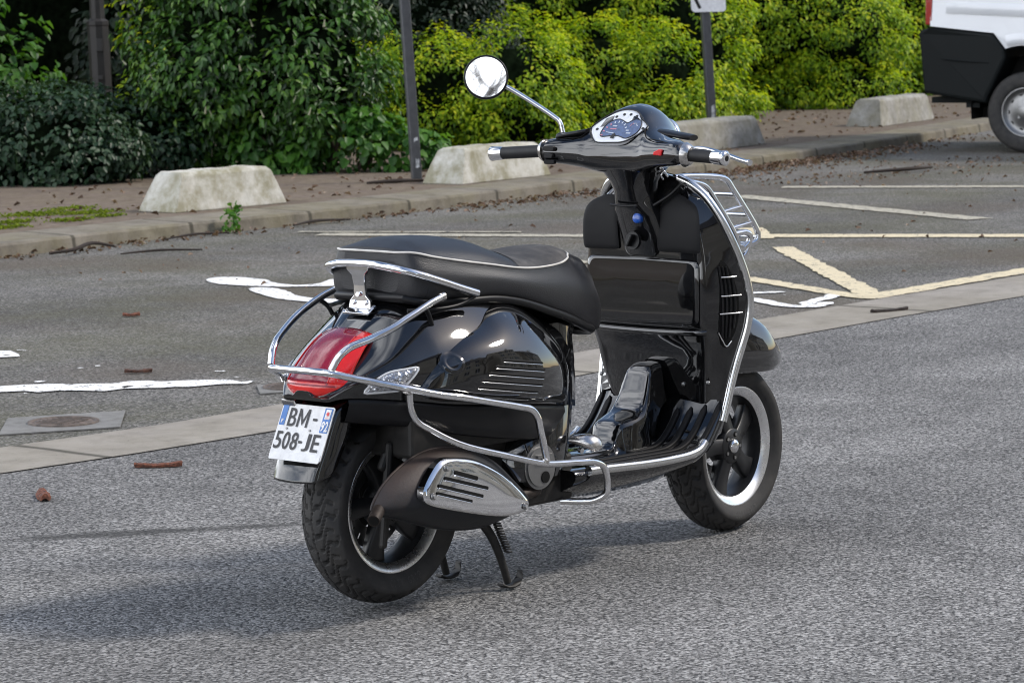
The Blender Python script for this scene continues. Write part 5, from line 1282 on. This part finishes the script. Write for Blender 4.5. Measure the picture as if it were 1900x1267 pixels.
make_bush('low_hedge', 'low bright hedge behind the scooter instrument panel', 'hedge', at(16.9, 13.85, .1, .52), [(-.5, 0, .52, .6, .52, .60), (.15, .05, .50, .6, .5, .6), (.75, .1, .45, .5, .5, .55)], M['leaf_hedge'], (.030, .056), (.08, .16), 1.8, .8, nleaf=125)
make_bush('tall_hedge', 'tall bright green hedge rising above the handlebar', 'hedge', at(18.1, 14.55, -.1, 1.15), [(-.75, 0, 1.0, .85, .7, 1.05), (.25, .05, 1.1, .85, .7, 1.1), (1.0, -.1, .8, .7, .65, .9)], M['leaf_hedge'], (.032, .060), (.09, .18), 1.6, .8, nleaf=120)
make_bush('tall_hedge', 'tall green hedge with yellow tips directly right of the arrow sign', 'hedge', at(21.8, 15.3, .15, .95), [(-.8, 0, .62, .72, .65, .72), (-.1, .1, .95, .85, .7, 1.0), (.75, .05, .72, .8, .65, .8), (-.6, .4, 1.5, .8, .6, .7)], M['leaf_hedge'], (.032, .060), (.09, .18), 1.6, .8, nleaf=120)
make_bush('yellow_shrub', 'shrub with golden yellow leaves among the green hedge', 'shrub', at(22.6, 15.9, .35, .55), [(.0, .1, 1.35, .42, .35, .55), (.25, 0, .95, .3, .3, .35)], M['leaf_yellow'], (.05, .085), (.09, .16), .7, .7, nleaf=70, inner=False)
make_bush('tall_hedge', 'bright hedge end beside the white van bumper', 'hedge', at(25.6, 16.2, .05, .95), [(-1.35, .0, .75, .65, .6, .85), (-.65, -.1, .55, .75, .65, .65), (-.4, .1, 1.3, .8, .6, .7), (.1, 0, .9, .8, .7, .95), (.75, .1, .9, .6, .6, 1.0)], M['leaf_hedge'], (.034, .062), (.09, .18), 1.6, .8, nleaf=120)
# added row closing the view: dark as deep shade, tall to block low sky
for (x, y, a, b, s_, lab) in ((10.4, 15.5, -1.3, 2.4, 1.0, 'added dark shrub standing in for deep shade at the far left edge'), (12.6, 15.6, -.2, 2.6, 1.0, 'added dark shrub as shade behind the lamp post'), (15.2, 15.4, .1, 3.0, 1.15, 'added dark shrub as shade behind the evergreen and laurel'), (18.6, 16.4, .2, 3.2, 1.25, 'added dark shrub as shade in gaps above the low hedge'), (22.5, 17.2, .6, 3.6, 1.25, 'added dark shrub as shade behind the hedge with yellow tips'), (27.0, 18.4, .9, 3.8, 1.35, 'added dark shrub as shade behind the hedge end by the van')):
    make_bush('shade_shrub', lab, 'shrub', at(x, y, a, b), [(0, 0, 1.1*s_, 1.5*s_, .8, 1.25*s_), (.3, .3, 3.6*s_, 1.7*s_, 1.2, 2.2*s_)], M['leaf_dark'], (.07, .13), (.2, .38), .30, .4, nleaf=42)
# tree foliage hanging in at the top left corner
# ---- moss and weeds
def ground_leaves(name, pts, mat, size, flat=1.2, k='stuff', hgt=.006, z0=.0):
    pts = np.array(pts); n = len(pts); P = np.column_stack([pts, z0+rng.uniform(0.001, hgt, n)]); N = np.column_stack([rng.normal(size=(n, 2))*.45, np.full(n, flat)]); D = np.column_stack([rng.normal(size=(n, 2)), rng.normal(size=n)*.15])
    o = leaf_mesh(name, P, N, D, rng.uniform(*size, size=n), rng.uniform(0, 1, n), mat, None, .55, .5)
    o['label'] = {'leaf_litter': 'dry brown leaf litter gathered along the kerb', 'moss': 'bright green moss patches on the pavement left'}[name]; o['category'] = name.replace('_', ' '); return kind(o, k)
pts = []
for (cx, cy, r, n) in ((7.75, 10.55, .20, 500), (8.05, 10.35, .16, 350), (7.25, 10.15, .12, 260), (7.55, 9.95, .11, 300), (6.95, 9.85, .12, 260), (8.25, 10.75, .14, 260), (7.9, 10.02, .10, 160), (6.6, 10.4, .2, 300)):
    for _ in range(n): a = rng.uniform(0, 2*pi); q = r*sqrt(rng.uniform())*rng.uniform(.4, 1.3); pts.append((cx+q*cos(a)*1.5, cy+q*sin(a)*.8))
ground_leaves('moss', pts, M['moss'], (.012, .03), .8, hgt=.012, z0=.083)
pts = []
KBn = np.array(KB)
for _ in range(2600):
    x = rng.choice([rng.uniform(5.2, 20), rng.uniform(10.3, 18), rng.uniform(12.5, 17)]); y = np.interp(x, KBn[:, 0], KBn[:, 1])-abs(rng.normal(0, .11 if x < 10 else .24))-.02; pts.append((x, y))
for _ in range(260): pts.append((rng.uniform(13.2, 16.8), rng.normal(8.8, .4)))
for _ in range(150): x = rng.uniform(5, 15); pts.append((x, rng.uniform(3.8, 8.8)))
ground_leaves('leaf_litter', pts, M['litter'], (.012, .048), .9, hgt=.016)
pts = []
for _ in range(700): x = rng.uniform(7, 24); y = np.interp(x, np.array(KK)[:, 0], np.array(KK)[:, 1]); pts.append((x, y+rng.uniform(.05, 2.6)))
o = ground_leaves('leaf_litter', pts, M['litter'], (.015, .06), .9, hgt=.015, z0=.086); o['label'] = 'dry leaf scraps scattered on the gravel pavement'
# weed at the kerb foot
e = empty('kerb_weed', (8.10, 9.07, 0)); tag(e, 'small bright green weed growing at the kerb foot', 'weed')
n = 60; P = np.column_stack([rng.normal(0, .035, n), rng.normal(0, .02, n), rng.uniform(.01, .17, n)]); leaf_mesh('foliage', P, unit(n)+np.array((0, 0, .7)), unit(n)+np.array((0, 0, .3)), rng.uniform(.03, .055, n), rng.uniform(.4, 1, n), M['leaf_mid'], e, .7)
mb = MB(); tube(mb, [(0, 0, 0), (.01, 0, .08), (.0, .01, .17)], .003, 5, 3); build('stem', mb, M['leaf_mid'], e)

# ---- bark scraps and twigs lying about
def bark(x, y, L_, w, rz, label, mat, curl=.4):
    mb = MB(); rings = []
    for t in np.linspace(-1, 1, 12):
        ww = w*(1-.35*abs(t)**3)*random.uniform(.8, 1.1); a = t*L_/2
        rings.append([(a+random.uniform(-.004, .004), ww*u, .006+curl*w*(1-u*u)*.6+random.uniform(0, .004)+.006*abs(t)) for u in (-1, -.5, 0, .5, 1)]+[(a, ww*u, .002+curl*w*(1-u*u)*.45) for u in (1, .5, 0, -.5, -1)])
    loft(mb, rings, True, sm=False); return tag(build('bark_piece', mb, mat, None, loc=(x, y, .001), rot=(0, 0, rz)), label, 'bark')
bark(1.23, 2.18, .15, .016, -.75, 'long red brown bark strip lying on the asphalt near the gutter', M['bark_orange'])
bark(.60, 2.00, .13, .020, .95, 'curled red brown bark scrap lying farthest left on the road', M['bark_orange'], .8)
bark(2.89, 4.13, .11, .014, -.8, 'thin brown bark strip beyond the white painted line', M['bark'])
bark(4.36, 5.82, .08, .018, -.6, 'small orange brown scrap in the middle of the parking bay', M['bark_orange'])
bark(6.37, 2.93, .20, .016, -.3, 'dark curved bark strip lying on the gutter right of the scooter', M['bark_dark'])
def twig(pts, r, label):
    mb = MB(); tube(mb, pts, lambda t: r*(1.0-.4*abs(2*t-1)), 7, 5); return tag(build('fallen_twig', mb, M['bark_dark'], None), label, 'twig', 'dead twigs along the kerb')
twig([(6.35, 8.75, .02), (6.50, 8.72, .03), (6.72, 8.80, .05), (6.9, 8.82, .02)], .013, 'thick dark curved twig lying against the kerb at left')
twig([(6.60, 8.42, .012), (6.85, 8.38, .016), (7.05, 8.22, .012)], .008, 'thin dark twig lying just off the kerb at left')
twig([(7.45, 8.98, .012), (7.75, 9.04, .02), (8.02, 9.02, .012)], .008, 'dark twig along the kerb below the nearest wheel stop')
twig([(8.6, 9.04, .015), (8.85, 9.10, .025), (9.15, 9.08, .015)], .010, 'dark twig right of the small green weed')
twig([(11.0, 10.72, .095), (11.2, 10.62, .10), (11.42, 10.56, .095)], .016, 'dark twig at the foot of the bare grey pole')
twig([(14.6, 8.9, .015), (14.9, 8.7, .03), (15.3, 8.75, .02)], .016, 'large brown twig among litter in front of the van')

# ---- across the road: houses and bare trees (they show in the paint and the chrome)
def house(x, y, w, d, h, rz, label, roof):
    e = empty('house', (x, y, -.02), rz); tag(e, label, 'house', 'houses across the road')
    mb = MB(); box(mb, (0, 0, h/2), (w, d, h)); prism(mb, [(-w/2, -d/2, h), (-w/2, d/2, h), (-w/2, 0, h+roof)], (w, 0, 0)); build('wall', mb, M['wall'], e)
    mb = MB()
    for s_ in (-1, 1): prism(mb, [(-w/2-.3, s_*(d/2+.35), h-.28), (-w/2-.3, 0, h+roof+.06), (-w/2-.3, 0, h+roof+.24), (-w/2-.3, s_*(d/2+.35), h-.10)], (w+.6, 0, 0))
    rf = build('roof', mb, M['roof'], e); mb = MB(); box(mb, (w*.28, .4, h+roof+.4), (.9, .6, 1.6)); build('chimney', mb, M['wall'], rf)
    for fl in range(int(h//2.8)):
        for k in range(int(w//2.6)):
            cx = -w/2+1.4+k*2.6; cz = 1.7+fl*2.8
            mb = MB(); box(mb, (cx, d/2+.01, cz), (1.1, .10, 1.5)); wd = build('window', mb, M['window'], e)
            mb = MB(); box(mb, (cx, d/2+.07, cz), (.06, .06, 1.5)); box(mb, (cx, d/2+.08, cz-.80), (1.35, .2, .09)); build('frame', mb, M['sign_white'], wd)
house(-14, -23, 13, 9, 8.6, .02, 'wide three storey rendered house across the road, behind the tallest bare tree', 3.0)
house(3, -22.5, 12, 9, 8.6, -.02, 'rendered house with steep slate roof directly across the road', 4.4)
house(19, -23, 11, 9, 11.4, .03, 'tall narrow four storey house across the road to the right', 3.4)
house(36, -23, 17, 9, 8.6, .0, 'long three storey house across the road at far right', 3.0)
def bare_tree(x, y, h, label, seed, deep=4):
    r = random.Random(seed); e = empty('bare_tree', (x, y, -.02)); tag(e, label, 'tree', 'bare trees across the road')
    mb = MB(); tube(mb, [(0, 0, 0), (.1, .05, h*.2), (.0, .12, h*.42)], lambda t: .22-.09*t, 8, 4); build('trunk', mb, M['stem'], e)
    mb = MB()
    def br(p, d, L_, rad, dep):
        q = p+d*L_*.5+Vector((r.uniform(-.1, .1), r.uniform(-.1, .1), .05))*L_; t = p+d*L_+Vector((0, 0, .08*L_)); tube(mb, [p, q, t], lambda u: rad*(1-.45*u), 5 if dep < 2 else 3, 2)
        if dep < deep:
            for _ in range(4 if dep < 2 else 3):
                nd = (d+Vector((r.uniform(-1, 1), r.uniform(-1, 1), r.uniform(-.35, .8)))*.75).normalized(); br(p.lerp(t, r.uniform(.45, 1)), nd, L_*r.uniform(.55, .8), rad*.55, dep+1)
    for k in range(5): br(Vector((0, .1, h*.40)), Vector((cos(k*1.26), sin(k*1.26), 1.3)).normalized(), h*.24, .085, 0)
    build('crown', mb, M['stem'], e)
bare_tree(-16.9, -11.3, 13, 'tallest, finely twigged bare tree opposite the scooter', 3, 5)
bare_tree(8, -17.5, 9, 'bare tree across the road in front of the slate roofed house', 5)
bare_tree(28, -17, 10, 'bare tree across the road between the right hand houses', 9)
bare_tree(-26, -9, 10, 'bare tree far down the road beyond the wide house', 11)
bare_tree(-12, -19, 11, 'added bare tree darkening reflections, in front of the wide house', 21)  # unseen tree, added to darken the sky mirrored in the rear mudguard
bare_tree(-21, -13.5, 9, 'added bare tree darkening reflections, nearest the tallest one on its road side', 23)  # second unseen tree added for the same darker mudguard reflection
